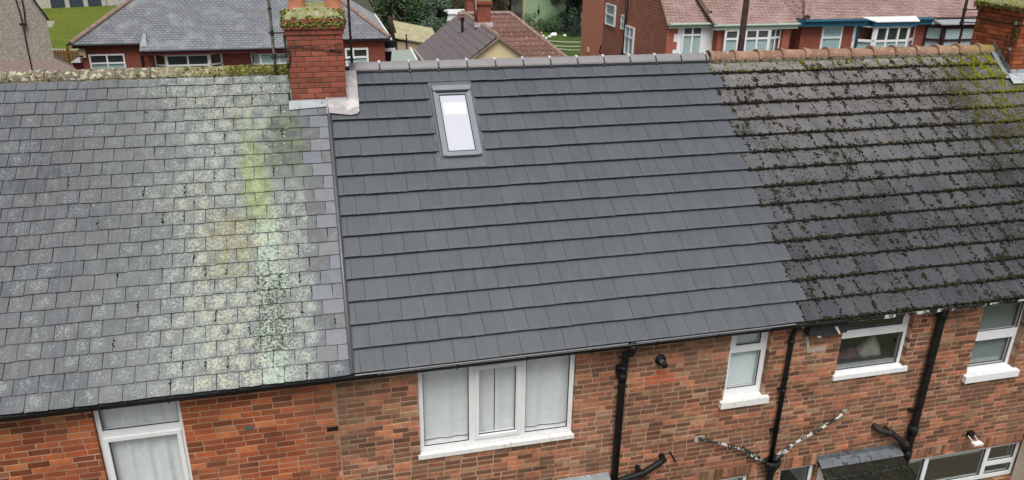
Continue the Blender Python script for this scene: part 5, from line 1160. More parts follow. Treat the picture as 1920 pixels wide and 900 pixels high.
# ---------------- pebbledash house at far left
Yp = 37.8; hp_ = thing('pebbledash_house', 'grey pebbledash gable of a house with cables beside the lawn', 'house', (-16, 40, ZG))
c0 = ony(88, 32, Yp); slope = (0.64 - c0.z) / (c0.x + 13.83); xr_ = -13.48; apx = -16.8; apz = c0.z + (xr_ - apx) * 0.0 + 3.2
prof_ = [(xr_, ZG), (xr_, c0.z), (xr_ - 1.4, c0.z + 2.9), (-18.6, c0.z + 4.4), (-22.4, c0.z + 2.9), (-23.6, c0.z), (-23.6, ZG)]
MB().prism([(x, Yp, z) for x, z in prof_], (-3.2, 8, 0)).build('wall', 'pebble', hp_)
rp_ = [(xr_ + 0.12, c0.z - 0.16), (xr_ - 1.4, c0.z + 2.98), (-18.6, c0.z + 4.52)]
for i in range(2): 
    (xa_, za_), (xb_, zb_) = rp_[i], rp_[i + 1]; MB().prism([(xa_, Yp - 0.18, za_), (xb_, Yp - 0.18, zb_), (xb_ , Yp - 0.18, zb_ + 0.12), (xa_ + 0.08, Yp - 0.18, za_ + 0.06)], (-3.32, 8.3, 0)).build('roof', 'black_far', hp_)
bkx = ony(44, 45, Yp - 0.05); 
for pth in (((28, -5), (36, 20), (42, 42)), ((40, -5), (45, 20), (47, 42)), ((44, 52), (50, 85), (60, 130), (66, 160))): MB().tube([ony(a_, b_, Yp - 0.05) for a_, b_ in pth], 0.03, 6).build('cable', 'black_far', hp_)
MB().box(bkx.x - 0.14, bkx.x + 0.14, Yp - 0.25, Yp, bkx.z - 0.05, bkx.z + 0.05).build('cable_bracket', 'black_far', hp_)
l0, l1 = ony(100, 111, Yp), ony(150, 139, Yp - 0.3); lt = MB().prism([(-24, Yp - 0.02, l0.z), (xr_ + 0.05, Yp - 0.02, l0.z), (l1.x, Yp - 0.02, l1.z), (l1.x, Yp - 0.02, ZG), (-24, Yp - 0.02, ZG)], (-1.3, 3.0, 0)); lt.build('lean_to', 'pebble_pink', hp_)

# ---------------- slate roofed bungalow
EZ = -2.7; e1 = onz(133, 84, EZ); e2 = onz(731, 71, EZ); Ye = 44.9; xl_, xr2 = e1.x, e2.x; TP = math.tan(P35); D = 6.5
bg_ = thing('bungalow', 'long red brick bungalow with hipped grey slate roof and maroon fascia', 'bungalow', ((xl_ + xr2) / 2, Ye + D, ZG))
MB().box(xl_ + 0.35, xr2 - 0.35, Ye + 0.35, Ye + 2 * D - 0.35, ZG, EZ + 0.1).build('wall', 'far_brick_red', bg_)
rzb = EZ + D * TP; rf = MB().add([(xl_, Ye, EZ), (xr2, Ye, EZ), (xr2, Ye + 2 * D, EZ), (xl_, Ye + 2 * D, EZ), (xl_ + D, Ye + D, rzb), (xr2 - D, Ye + D, rzb)], [(0, 1, 5, 4), (2, 3, 4, 5), (3, 0, 4), (3, 2, 1, 0)]).build('roof', 'far_slate', bg_)
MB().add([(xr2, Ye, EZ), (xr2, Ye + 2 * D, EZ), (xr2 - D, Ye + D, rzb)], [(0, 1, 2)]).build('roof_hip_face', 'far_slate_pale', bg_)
for k_ in range(24):      # slate courses stand proud, one lap each
    t_ = k_ / 24.0 * 0.62; t2_ = t_ + 0.62 / 24; 
    y0_, z0_ = Ye + D * t_, EZ + D * TP * t_; y1_, z1_ = Ye + D * t2_, EZ + D * TP * t2_
    MB().add([(xl_ + D * t_ + 0.12, y0_, z0_ + 0.035), (xr2 - D * t_ - 0.12, y0_, z0_ + 0.035), (xr2 - D * t2_ - 0.12, y1_, z1_ + 0.012), (xl_ + D * t2_ + 0.12, y1_, z1_ + 0.012), (xl_ + D * t_ + 0.12, y0_, z0_ + 0.005), (xr2 - D * t_ - 0.12, y0_, z0_ + 0.005)], [(0, 1, 2, 3), (4, 5, 1, 0)]).build('slate_course', 'far_slate', rf)
line_tiles(rf, (xl_, Ye, EZ + 0.08), (xl_ + D, Ye + D, rzb + 0.08), 0.15, 'hip_tile'); line_tiles(rf, (xr2, Ye, EZ + 0.08), (xr2 - D, Ye + D, rzb + 0.08), 0.13, 'hip_tile')
line_tiles(rf, (xl_ + D, Ye + D, rzb + 0.08), (xr2 - D, Ye + D, rzb + 0.08), 0.15, 'hip_tile')
MB().tube([(xr2 + 0.05, Ye + 0.2, EZ + 0.05), (xr2 - D + 0.3, Ye + 2 * D, EZ + 0.05)], 0.05, 6) if False else None
MB().box(xr2 + 0.01, xr2 + 0.12, Ye, Ye + 2 * D, EZ - 0.12, EZ + 0.02).build('side_fascia', 'white', bg_)
# lower middle eaves running forward from the main slope
xm0, xm1 = onz(265, 92, EZ - 0.35).x, 0.2; d_ = 0.55; zl = EZ - d_ * TP
MB().prism([(xm0, Ye - d_, zl), (xm1, Ye - d_, zl), (xm1, Ye + 0.3, EZ + 0.3 * TP + 0.02), (xm0, Ye + 0.3, EZ + 0.3 * TP + 0.02)], (0, 0.0, 0.045)).build('lower_eaves', 'far_slate', bg_)
MB().box(xl_ + 0.05, xm0, Ye - 0.03, Ye + 0.02, EZ - 0.20, EZ - 0.01).build('fascia', 'maroon', bg_); MB().box(xm0 + 0.02, xm1, Ye - d_ - 0.02, Ye - d_ + 0.02, zl - 0.26, zl - 0.02).build('fascia', 'maroon', bg_); MB().box(xm1, xr2 - 0.05, Ye - 0.03, Ye + 0.02, EZ - 0.14, EZ - 0.01).build('fascia', 'black_far', bg_)
MB().tube([(xl_ + 0.1, Ye - 0.1, EZ - 0.03), (xm0 - 0.05, Ye - 0.1, EZ - 0.03)], 0.06, 8).build('gutter', 'black_far', bg_); MB().tube([(xl_ - 0.2, Ye - 0.05, EZ - 0.02), (xl_ - 0.2, Ye + 2, EZ - 0.02)], 0.06, 8).build('gutter', 'black_far', bg_)
MB().tube([(xm0 + 0.05, Ye - d_ - 0.09, zl - 0.02), (xm1, Ye - d_ - 0.09, zl - 0.02)], 0.055, 8).build('gutter', 'black_far', bg_)
zl0 = ony(268, 82, Ye); MB().prism([(zl0.x - 0.15, Ye - 0.25, zl0.z - 0.15), (zl0.x + 0.25, Ye - 0.25, zl0.z - 0.15), (zl0.x + 0.2, Ye + 0.2, zl0.z + 0.55), (zl0.x + 0.05, Ye + 0.3, zl0.z + 0.55)], (0, -0.02, 0.04)).build('lead_patch', 'lead_old', bg_)
Yw_ = Ye + 0.33
a_, b_ = ony(166, 102, Yw_), ony(233, 101, Yw_); far_window(bg_, a_.x, b_.x, a_.z - 1.15, a_.z, Yw_ - 0.085, (0.5,), (0.52,), curtain_to=0.45, t=0.09)
pd = ony(256, 110, Yw_); MB().tube([(pd.x + 0.35, Yw_ - 0.1, EZ - 0.1), (pd.x + 0.3, Yw_ - 0.1, ZG)], 0.07, 8).build('downpipe', 'black_far', bg_)
mb_ = MB().box(ony(148, 95, Yw_).x, ony(160, 95, Yw_).x, Yw_ - 0.12, Yw_ + 0.01, ony(150, 108, Yw_).z, ony(150, 91, Yw_).z); mv = mb_.build('meter_box', 'cream', bg_); zmm = ony(153, 105, Yw_).z
MB().box(ony(150, 105, Yw_).x, ony(157, 105, Yw_).x, Yw_ - 0.13, Yw_ - 0.12, zmm - 0.05, zmm + 0.05).build('meter_slot', 'black_far', mv)
def bay(parent, pxl, pxr, py, Yb, proj_, zt_px, h, mat='upvc', cols=(0.5,), rows=(0.6,), curtain_to=0.55, side=0.5, dark_top=False, t=0.08):
    """canted bay: a front light and two angled side lights"""
    a, b = ony(pxl, py, Yb - proj_).x, ony(pxr, py, Yb - proj_).x; zt = ony((pxl + pxr) / 2, zt_px, Yb - proj_).z
    w = far_window(parent, a, b, zt - h, zt, Yb - proj_, cols, rows, mat, curtain_to, t, dark_top=dark_top)
    for sgn, xx in ((-1, a), (1, b)):
        s = MB(); x2 = xx + sgn * side
        for (f0, f1, z0_, z1_) in ((0, 1, 0.0, 0.05), (0, 1, 0.95, 1), (0, 1, rows[0] - 0.04, rows[0] + 0.04), (0, 0.14, 0.05, 0.95), (0.86, 1, 0.05, 0.95)):
            pA = Vector((xx + (x2 - xx) * f0, Yb - proj_ + proj_ * f0, 0)); pB = Vector((xx + (x2 - xx) * f1, Yb - proj_ + proj_ * f1, 0)); s.prism([pA + Vector((0, 0, zt - h + h * z0_)), pB + Vector((0, 0, zt - h + h * z0_)), pB + Vector((0, 0, zt - h + h * z1_)), pA + Vector((0, 0, zt - h + h * z1_))], (0, 0.07, 0))
        so = s.build('side_light', mat, w)
        pA = Vector((xx, Yb - proj_ + 0.035, zt - h)); pB = Vector((x2, Yb + 0.035, zt - h)); MB().prism([pA, pB, pB + Vector((0, 0, h)), pA + Vector((0, 0, h))], (0, 0.008, 0)).build('pane', 'glass_far', so)
        pA.y += 0.12; pB.y += 0.12; MB().prism([pA, pB, pB + Vector((0, 0, h * (curtain_to or 1))), pA + Vector((0, 0, h * (curtain_to or 1)))], (0, 0.008, 0)).build('net_curtain', 'net', so)
    return w, a, b, zt
bay(bg_, 311, 392, 110, Yw_, 0.5, 102, 1.3, cols=(0.5,), rows=(0.48,), curtain_to=0.35, side=0.75, t=0.1)
bay(bg_, 488, 560, 110, Yw_, 0.5, 100, 1.3, cols=(0.5,), rows=(0.48,), curtain_to=0.9, side=0.6)
a_, b_ = ony(655, 90, Yw_), ony(690, 88, Yw_); far_window(bg_, a_.x - 0.3, b_.x, a_.z - 1.2, a_.z, Yw_ - 0.085, (0.35,), (0.5,), curtain_to=0.45, t=0.12)
px_, py_ = ony(131, 118, Yw_ - 0.4), ony(149, 108, Yw_ - 0.4); MB().prism([(px_.x, Yw_ - 0.4, px_.z), (py_.x, Yw_ - 0.4, px_.z), (py_.x, Yw_ - 0.4, py_.z)], (0, 1.5, 0)).build('side_porch_roof', 'white', bg_)
MB().box(px_.x + 0.15, py_.x, Yw_ - 0.3, Yw_ + 1, ZG, px_.z - 0.01).build('side_porch', 'maroon', bg_)

# ---------------- outbuildings beside the bungalow
zf = -2.9; pts = [onz(733, 118, zf), onz(780, 118, zf), onz(768, 95, zf), onz(735, 97, zf)]
gt_ = thing('flat_roof_garage', 'grey-green flat roofed garage between the two bungalows', 'garage', (sum((p.x for p in pts)) / 4, sum((p.y for p in pts)) / 4, ZG))
MB().prism([(p.x, p.y, zf) for p in pts], (0, 0, 0.08)).build('roof', 'flat_roof', gt_); MB().prism([(p.x * 1.0, p.y + 0.1, ZG) for p in pts], (0, 0, zf - ZG - 0.01)).build('wall', 'concrete', gt_)
MB().prism([onz(780, 118, zf), onz(768, 95, zf), onz(768, 95, zf) + Vector((0.1, 0, 0)), onz(780, 118, zf) + Vector((0.1, 0, 0))], (0, 0, 0.2)).build('verge', 'white', gt_)
Ys = 52.0; s0_, s1_ = ony(744, 72, Ys), ony(796, 78, Ys); sh = thing('garden_shed', 'pale timber shed with mossy roof in front of the evergreens', 'shed', ((s0_.x + s1_.x) / 2, Ys + 1.5, ZG))
MB().box(s0_.x + 0.05, s1_.x + 1.0, Ys + 0.2, Ys + 3, ZG, s1_.z).build('wall', 'shed', sh); MB().prism([(s0_.x - 0.1, Ys, s0_.z), (s1_.x + 1.1, Ys, s1_.z - 0.35), (s1_.x + 1.1, Ys + 3.3, s1_.z + 0.45), (s0_.x - 0.1, Ys + 3.3, s0_.z + 0.85)], (0, 0, 0.08)).build('roof', 'shed_roof', sh)
p = ony(762, 82, Ys); MB().tube([(p.x, Ys - 0.1, p.z + 0.75), (p.x, Ys - 0.1, p.z - 0.5)], 0.05, 6).build('pole', 'black_far', sh)
Yx = 47.5; a_, b_ = ony(722, 72, Yx), ony(741, 97, Yx); tag(MB().box(a_.x - 1.5, b_.x, Yx, Yx + 3, ZG, a_.z - 0.2).build('side_extension', 'black_far'), 'dark side extension at the end of the slate bungalow', 'extension')
tag(MB().box(a_.x - 0.2, b_.x + 0.02, Yx - 0.06, Yx - 0.004, ony(730, 96, Yx).z, ony(730, 90, Yx).z).build('fascia_board', 'white'), 'white board across the dark side extension', 'board')
Yo = 66.0; a_, b_ = ony(838, 27, Yo), ony(866, 42, Yo); ob = thing('white_outbuilding', 'white flat outbuilding peeping over the brown tiled roof', 'outbuilding', (a_.x + 1.5, Yo + 1, ZG)); MB().box(a_.x, b_.x + 3, Yo, Yo + 3, ZG, a_.z).build('wall', 'white_render', ob); MB().box(a_.x - 0.1, b_.x + 3.1, Yo - 0.1, Yo + 3.1, a_.z + 0.002, a_.z + 0.1).build('roof', 'white', ob)

# ---------------- brown and red tiled bungalow with cream gable
mbz = thing('bungalow', 'bungalow with cream gable, brown tiled slope and red pantiled wing', 'bungalow', (9.5, 38, ZG))
gx, gz_, gy0, gy1, ex0, ez0 = 8.9, -0.6, 31.1, 41.2, 5.9, -2.85
ex1 = 2 * gx - ex0
MB().prism([(ex0 + 0.3, gy0 + 0.15, ZG), (ex1 - 0.3, gy0 + 0.15, ZG), (ex1 - 0.3, gy0 + 0.15, ez0 + 0.05), (gx, gy0 + 0.15, gz_ - 0.18), (ex0 + 0.3, gy0 + 0.15, ez0 + 0.05)], (0, gy1 - gy0 - 0.4, 0)).build('wall', 'cream', mbz)
th = 0.1
rl = MB().prism([(ex0, gy0, ez0), (gx, gy0, gz_ - 0.07), (gx, gy0, gz_ - 0.07 - th), (ex0, gy0, ez0 - th)], (0, gy1 - gy0, 0)).build('roof', 'brown_tile', mbz)
rr_ = MB().prism([(ex1, gy0, ez0), (gx + 0.002, gy0, gz_ - 0.07), (gx + 0.002, gy0, gz_ - 0.07 - th), (ex1, gy0, ez0 - th)], (0, gy1 - gy0, 0)).build('roof', 'brown_tile', mbz)
# tiles of the visible slope
sl = math.hypot(gx - ex0, gz_ - ez0); aang = math.atan2(gz_ - ez0, gx - ex0); nr = 9; gaug = sl / nr; nc = 26; cw = (gy1 - gy0) / nc
BT = Pieces('roof_tile', 'brown_tile', [MB().box(0.015, 1, 0.012, 0.988, -0.02, 0.012) if False else MB().add([(0, 0.012, 0.03), (0, 0.988, 0.03), (1.12, 0.988, 0.004), (1.12, 0.012, 0.004), (0, 0.012, -0.01), (0, 0.988, -0.01)], [(3, 2, 1, 0), (0, 1, 5, 4), (0, 4, 3), (1, 2, 5)])])
ux = Vector((math.cos(aang), 0, math.sin(aang))); un = Vector((-math.sin(aang), 0, math.cos(aang)))
for i in range(nr):
    for j in range(nc):
        o_ = Vector((ex0, gy0 + j * cw, ez0)) + ux * (i * gaug); m_ = Matrix(((ux.x * gaug, 0, un.x, o_.x), (0, cw, 0, o_.y), (ux.z * gaug, 0, un.z, o_.z), (0, 0, 0, 1))); BT.add(m_, 0, 1, o_ + ux * 0.15)
BT.finish(rl)
line_tiles(rl, (gx, gy0 - 0.02, gz_ - 0.04), (gx, gy1, gz_ - 0.04), 0.13, 'hip_tile', name='ridge_tile')
MB().prism([(ex0, gy0 - 0.02, ez0 - 0.02), (gx, gy0 - 0.02, gz_ - 0.1), (gx, gy0 - 0.02, gz_ - 0.18), (ex0, gy0 - 0.02, ez0 - 0.10)], (0, -0.03, 0)).build('verge', 'hip_tile', mbz); MB().prism([(ex1, gy0 - 0.02, ez0 - 0.02), (gx, gy0 - 0.02, gz_ - 0.1), (gx, gy0 - 0.02, gz_ - 0.18), (ex1, gy0 - 0.02, ez0 - 0.10)], (0, -0.03, 0)).build('verge', 'hip_tile', mbz)
MB().box(ex0 - 0.1, ex0 + 0.02, gy0, gy1, ez0 - 0.14, ez0 + 0.02).build('eaves_gutter', 'concrete', mbz)
# red pantiled wing: stepped, rolled courses
wx0, wx1, wy, wz, ey, ez1, exr = gx - 0.5, 11.6, 39.8, -0.66, 37.2, -3.05, 14.6
pw = MB(); ncs = 10; dyc = (wy - ey) / ncs
for k_ in range(ncs):
    f0 = k_ / ncs; f1 = (k_ + 1.15) / ncs; y0_, z0_ = ey + (wy - ey) * f0, ez1 + (wz - ez1) * f0; y1_, z1_ = ey + (wy - ey) * min(f1, 1), ez1 + (wz - ez1) * min(f1, 1)
    xr0 = exr + (wx1 - exr) * f0; xr1 = exr + (wx1 - exr) * min(f1, 1); n = int((xr0 - wx0) / 0.055)
    vs = []
    for (yy, zv, xr__, h0) in ((y0_, z0_, xr0, 0.075), (y1_, z1_, xr1, 0.03), (y0_, z0_, xr0, 0.0)):
        for i in range(n + 1):
            x = min(wx0 + 0.055 * i, xr__); w_ = 0.03 * math.sin(6.283 * (wx0 + 0.055 * i) / 0.30) if h0 else 0; vs.append((x, yy - 0.02 * (h0 > 0.05), zv + h0 + w_))
    N = n + 1; pw.add(vs, [(i, i + 1, N + i + 1, N + i) for i in range(n)] + [(2 * N + i, 2 * N + i + 1, i + 1, i) for i in range(n)])
pwo = pw.build('pantile_slope', 'pantile', mbz); pwo['kind'] = 'stuff'
MB().add([(wx0, ey, ez1), (exr, ey, ez1), (exr, 2 * wy - ey, ez1), (wx0, 2 * wy - ey, ez1), (wx0, wy, wz), (wx1, wy, wz)], [(1, 2, 5), (2, 3, 4, 5), (0, 1, 5, 4), (3, 2, 1, 0), (0, 4, 3)]).build('wing_roof', 'pantile', mbz)
MB().box(wx0 + 0.3, exr - 0.4, ey + 0.4, 2 * wy - ey - 0.4, ZG, ez1 + 0.02).build('wing_wall', 'far_brick_red', mbz)
line_tiles(pwo, (exr, ey, ez1 + 0.06), (wx1, wy, wz + 0.08), 0.13, 'hip_tile'); line_tiles(pwo, (wx0, wy, wz + 0.08), (wx1, wy, wz + 0.08), 0.13, 'hip_tile')
def small_chimney(px0, px1, pyb, Yc, dep, pyt, name='chimney'):
    a_, b_ = ony(px0, pyb, Yc), ony(px1, pyb, Yc); zt = ony((px0 + px1) / 2, pyt, Yc).z
    c = MB().box(a_.x, b_.x, Yc, Yc + dep, a_.z - 0.9, zt - 0.2).build(name, 'far_brick_red', mbz)
    for k_, o_ in enumerate((0.05, 0.1, 0.05)): MB().box(a_.x - o_, b_.x + o_, Yc - o_, Yc + dep + o_, zt - 0.2 + 0.085 * k_, zt - 0.118 + 0.085 * k_).build('corbel', 'far_brick_red', c)
    MB().prism([(a_.x - 0.02, Yc - 0.02, zt + 0.055), (b_.x + 0.02, Yc - 0.02, zt + 0.055), (b_.x + 0.02, Yc + dep, zt + 0.055), (a_.x - 0.02, Yc + dep, zt + 0.055)], (0, 0, 0.12)).build('flaunching', 'flaunch', c)
    MB().box(a_.x - 0.12, b_.x + 0.12, Yc - 0.12, Yc + 0.2, a_.z - 0.25, a_.z - 0.02).build('flashing', 'lead_new', c)
    pot(c, (a_.x + b_.x) / 2, Yc + dep / 2, zt + 0.12, 0.35, 0.12); return c
cA = small_chimney(894, 920, 42, 35.2, 0.75, 4); cB = small_chimney(875, 892, 28, 40.2, 0.7, -8)
v_ = ony(867, 58, 36.6); 
vp = MB().tube([(v_.x, 36.6, v_.z - 0.35), (v_.x, 36.6, v_.z + 0.55)], 0.075, 8); vp.tube([(v_.x, 36.6, v_.z + 0.55), (v_.x, 36.6, v_.z + 0.75)], 0.12, 8); vp.build('vent_pipe', 'black_far', mbz)
MB().tube([ony(894, 18, 35.1), ony(892, 28, 34.9), ony(895, 42, 35.0)], 0.03, 6).build('aerial_bracket', 'black_far', mbz); MB().tube([ony(893, 20, 35.1), ony(891, -10, 35.1)], 0.03, 6).build('aerial_pole', 'concrete', mbz)

# ---------------- brick houses at the right
hb = thing('gabled_house', 'brick house with white rendered bay, leaded windows and pale green gutters', 'house', (22, 38, ZG))
gx0 = 18.8; Yh = 32.7; yb_ = onx(1092, 50, gx0).y; ym_ = onx(1130, 50, gx0).y; ez_ = -0.2; TR = math.tan(math.radians(45)); rdx = 25.2; YR = 40.2
# main block, gable wall facing left
yr_ = (Yh + yb_) / 2; zr = ez_ + (yr_ - Yh) * TR
gwp = [(gx0, Yh, ZG), (gx0, Yh, ez_), (gx0, yr_, zr), (gx0, yb_, ez_ + 0.0), (gx0, yb_, ZG)]
MB().prism([(gx0, Yh + 0.001, ZG), (gx0, Yh + 0.001, ez_), (gx0, yr_, zr - 0.08), (gx0, yb_, ez_), (gx0, yb_, ZG)], (7.0, 0, 0)).build('wall', 'far_brick_dark', hb)
zc1 = ez_ + (yb_ - ym_) * TR - 0.2
MB().prism([(gx0 - 0.03, ym_, ZG), (gx0 - 0.03, ym_, zc1), (gx0 - 0.03, yb_ + 0.1, zc1 - (yb_ + 0.1 - ym_) * TR), (gx0 - 0.03, yb_ + 0.1, ZG)], (0.028, 0, 0)).build('rear_wall', 'far_brick_orange', hb)
MB().prism([(gx0 - 0.12, Yh - 0.25, ez_ - 0.25 * TR + 0.06), (gx0 - 0.12, yr_, zr + 0.06), (gx0 - 0.12, yr_, zr - 0.04), (gx0 - 0.12, Yh - 0.25, ez_ - 0.25 * TR - 0.04)], (3.1, 0, 0)).build('roof', 'far_rosy', hb)
MB().prism([(gx0 - 0.12, yb_ + 0.25, ez_ - 0.25 * TR + 0.06), (gx0 - 0.12, yr_, zr + 0.06), (gx0 - 0.12, yr_, zr - 0.04), (gx0 - 0.12, yb_ + 0.25, ez_ - 0.25 * TR - 0.04)], (7.3, 0, 0)).build('roof', 'far_rosy', hb)
sw = lambda l, r, b, t: (onx(*r, gx0).y, onx(*l, gx0).y, onx(*b, gx0).z, onx(*t, gx0).z)
for nm, l, r, b, t, cols, rows in (('a', (1138, 25), (1155, 27), (1146, 48), (1147, 8), (), (0.5,)), ('b', (1167, 40), (1173, 40), (1169, 55), (1170, 28), (), (0.5,)), ('c', (1174, 70), (1190, 70), (1182, 104), (1184, 50), (0.5,), (0.62,))):
    y0_, y1_, z0_, z1_ = sw(l, r, b, t); side_window(hb, gx0, y0_, y1_, z0_, z1_, cols, rows)
d0 = onx(1175, 0, gx0 - 0.1); d1 = onx(1169, 95, gx0 - 0.1); yd = (d0.y + d1.y) / 2
dpf = MB().tube([(gx0 - 0.1, yd, d0.z + 1.2), (gx0 - 0.1, yd, d1.z), (gx0 - 0.18, yd + 0.1, d1.z - 0.3), (gx0 - 0.1, yd + 0.1, ZG)], 0.085, 8).build('downpipe', 'black_far', hb, True)
v_ = onx(1103, 93, gx0 - 0.05); MB().box(gx0 - 0.12, gx0 - 0.03, v_.y - 0.15, v_.y + 0.15, v_.z - 0.15, v_.z + 0.15).build('vent_box', 'cream', hb)
v_ = onx(1127, 98, gx0 - 0.2); MB().tube([(gx0 - 0.05, v_.y, v_.z - 0.3), (gx0 - 0.3, v_.y, v_.z), (gx0 - 0.35, v_.y - 0.3, v_.z + 0.5)], 0.05, 6).build('wall_bracket', 'black_far', hb)
# white rendered front with brick quoins
xq0 = gx0; xq1 = ony(1337, 60, Yh).x
MB().box(xq0 + 0.004, xq1, Yh - 0.06, Yh - 0.002, ZG, ez_ - 0.32).build('render', 'white_render', hb)
k_ = 0; z_ = ez_ - 0.33
while z_ > -3.4:
    l_ = 0.62 if k_ % 2 == 0 else 0.40; MB().box(gx0 - 0.012, gx0 + l_, Yh - 0.075, Yh + 0.001, z_ - 0.42, z_ - 0.005).build('quoin', 'far_quoin', hb); z_ -= 0.425; k_ += 1
a_, b_ = ony(1280, 50, Yh - 0.1), ony(1318, 50, Yh - 0.1); wz1 = ony(1299, 46, Yh - 0.1).z
far_window(hb, a_.x, b_.x, wz1 - 1.75, wz1, Yh - 0.16, (0.5,), (0.68,), t=0.10, dark_top=True, curtain_to=0.68)
MB().box(a_.x, b_.x, Yh - 0.1, Yh - 0.061, wz1 + 0.03, wz1 + 0.13).build('lintel_band', 'hip_tile', hb)
MB().tube([(gx0 - 0.05, Yh - 0.42, ez_ - 0.20), (xq1 + 0.1, Yh - 0.42, ez_ - 0.20)], 0.07, 8).build('gutter', 'green_trim', hb); MB().box(gx0, xq1, Yh - 0.34, Yh - 0.30, ez_ - 0.42, ez_ - 0.16).build('fascia', 'green_trim', hb); MB().box(gx0, xq1, Yh - 0.3, Yh - 0.0, ez_ - 0.42, ez_ - 0.40).build('soffit', 'white_render', hb)
# projecting wing with wide bay window
Yw2 = 32.25; xw0 = ony(1344, 60, Yw2).x; xw1 = ony(1478, 60, Yw2).x; TW2 = math.tan(math.radians(40)); hw = 5.2
MB().box(xw0, xw1, Yw2, Yh + 4, ZG, ony(1341, 47, Yw2 - 0.45).z - 0.1).build('wing_wall', 'far_brick_red', hb)
yE = Yw2 - 0.45; zE = ony(1341, 47, yE).z; xm_ = (xw0 + xw1) / 2
xa0, xa1 = ony(1341, 47, yE).x, ony(1497, 47, yE).x
MB().prism([(xa0, yE, zE + 0.05), (xa1, yE, zE + 0.05), (xa1 - 2.2, yE + 6, zE + 0.05 + 6 * TW2), (xa0 + 0.0 - 1.9, yE + 6, zE + 0.05 + 6 * TW2)], (0, 0.05, -0.1)).build('wing_roof', 'far_rosy', hb)
MB().add([(xa1, yE, zE), (xa1, yE + 8, zE), (xa1 - 2.2, yE + 6, zE + 6 * TW2)], [(0, 1, 2)]).build('wing_roof_side', 'far_rosy', hb)
line_tiles(hb, (xa0 - 0.05, yE + 0.6, zE + 0.62), (xa0 - 1.9, yE + 6, zE + 0.15 + 6 * TW2), 0.11, 'hip_tile', name='valley_tile')
MB().prism([(xw0 - 0.02, Yw2, zE - 0.1), (xw0 - 0.02, Yh, zE - 0.1), (xw0 - 0.02, Yh, zE + 0.3)], (0.1, 0, 0)).build('wing_cheek', 'far_brick_orange', hb)
MB().tube([(xa0, yE - 0.06, zE - 0.03), (xa1 + 0.05, yE - 0.06, zE - 0.03)], 0.07, 8).build('gutter', 'green_trim', hb); MB().box(xa0 + 0.02, xa1, yE + 0.0, yE + 0.04, zE - 0.28, zE - 0.03).build('fascia', 'green_trim', hb); MB().box(xa0 + 0.05, xa1, yE + 0.04, Yw2 + 0.01, zE - 0.28, zE - 0.26).build('soffit', 'white_render', hb)
MB().tube([(xa0, yE, zE - 0.05), (xq1 - 0.1, Yh - 0.42, ez_ - 0.35)], 0.06, 8).build('gutter', 'green_trim', hb); MB().tube([(xq1 + 0.05, Yh - 0.42, ez_ - 0.1), (xq1 + 0.05, Yh - 0.42, ez_ - 0.6)], 0.06, 8).build('downpipe', 'green_trim', hb)
MB().tube([(xq1 + 0.25, Yh - 0.1, ez_ - 0.4), (xq1 + 0.25, Yh - 0.1, ZG)], 0.07, 8).build('downpipe', 'black_far', hb)
Yb2 = Yw2 - 0.42; a_ = ony(1359, 70, Yb2).x; b_ = ony(1443, 70, Yb2).x; zt_ = ony(1400, 54.5, Yb2).z
far_window(hb, a_, b_, zt_ - 1.75, zt_, Yb2, (0.29, 0.47, 0.72), (0.70,), t=0.11, dark_top=True, curtain_to=0.66)
s = MB(); 
pA, pB = Vector((b_, Yb2, zt_)), Vector((ony(1463, 70, Yw2).x, Yw2 - 0.02, zt_)); dv = pB - pA
def canted(f0, f1, z0_, z1_, mat, nm, par, off=0.0, thick=0.07):
    return MB().prism([pA + dv * f0 + Vector((0, off, z0_)), pA + dv * f1 + Vector((0, off, z0_)), pA + dv * f1 + Vector((0, off, z1_)), pA + dv * f0 + Vector((0, off, z1_))], (0, thick, 0)).build(nm, mat, par)
fr = canted(0, 0.12, -1.75, 0, 'upvc', 'side_light', hb)
for f0, f1, z0_, z1_ in ((0.88, 1, -1.75, 0), (0.46, 0.56, -1.64, -0.1), (0.12, 0.88, -0.1, 0), (0.12, 0.88, -1.75, -1.64)): canted(f0, f1, z0_, z1_, 'upvc', 'bar', fr)
for f0, f1 in ((0.12, 0.46), (0.56, 0.88)): canted(f0, f1, -0.59, -0.47, 'upvc', 'bar', fr)
for f0, f1 in ((0.12, 0.46), (0.56, 0.88)): canted(f0, f1, -0.47, -0.1, 'lead_glass', 'pane', fr, 0.03, 0.01); canted(f0, f1, -1.64, -0.59, 'glass_far', 'pane', fr, 0.03, 0.01); canted(f0, f1, -1.64, -0.59, 'net', 'net_curtain', fr, 0.12, 0.01)
for px0_, px1_ in ((1345, 1358), (1466, 1479)): 
    a2_, b2_ = ony(px0_, 70, Yw2 - 0.05).x, ony(px1_, 70, Yw2 - 0.05).x; MB().box(a2_, b2_, Yw2 - 0.12, Yw2 - 0.002, ZG, zE - 0.27).build('pier', 'far_quoin', hb)
MB().box(a_, b_ + 0.1, Yb2 - 0.02, Yw2 - 0.003, ZG, zt_ - 1.76).build('bay_base', 'far_brick_red', hb)

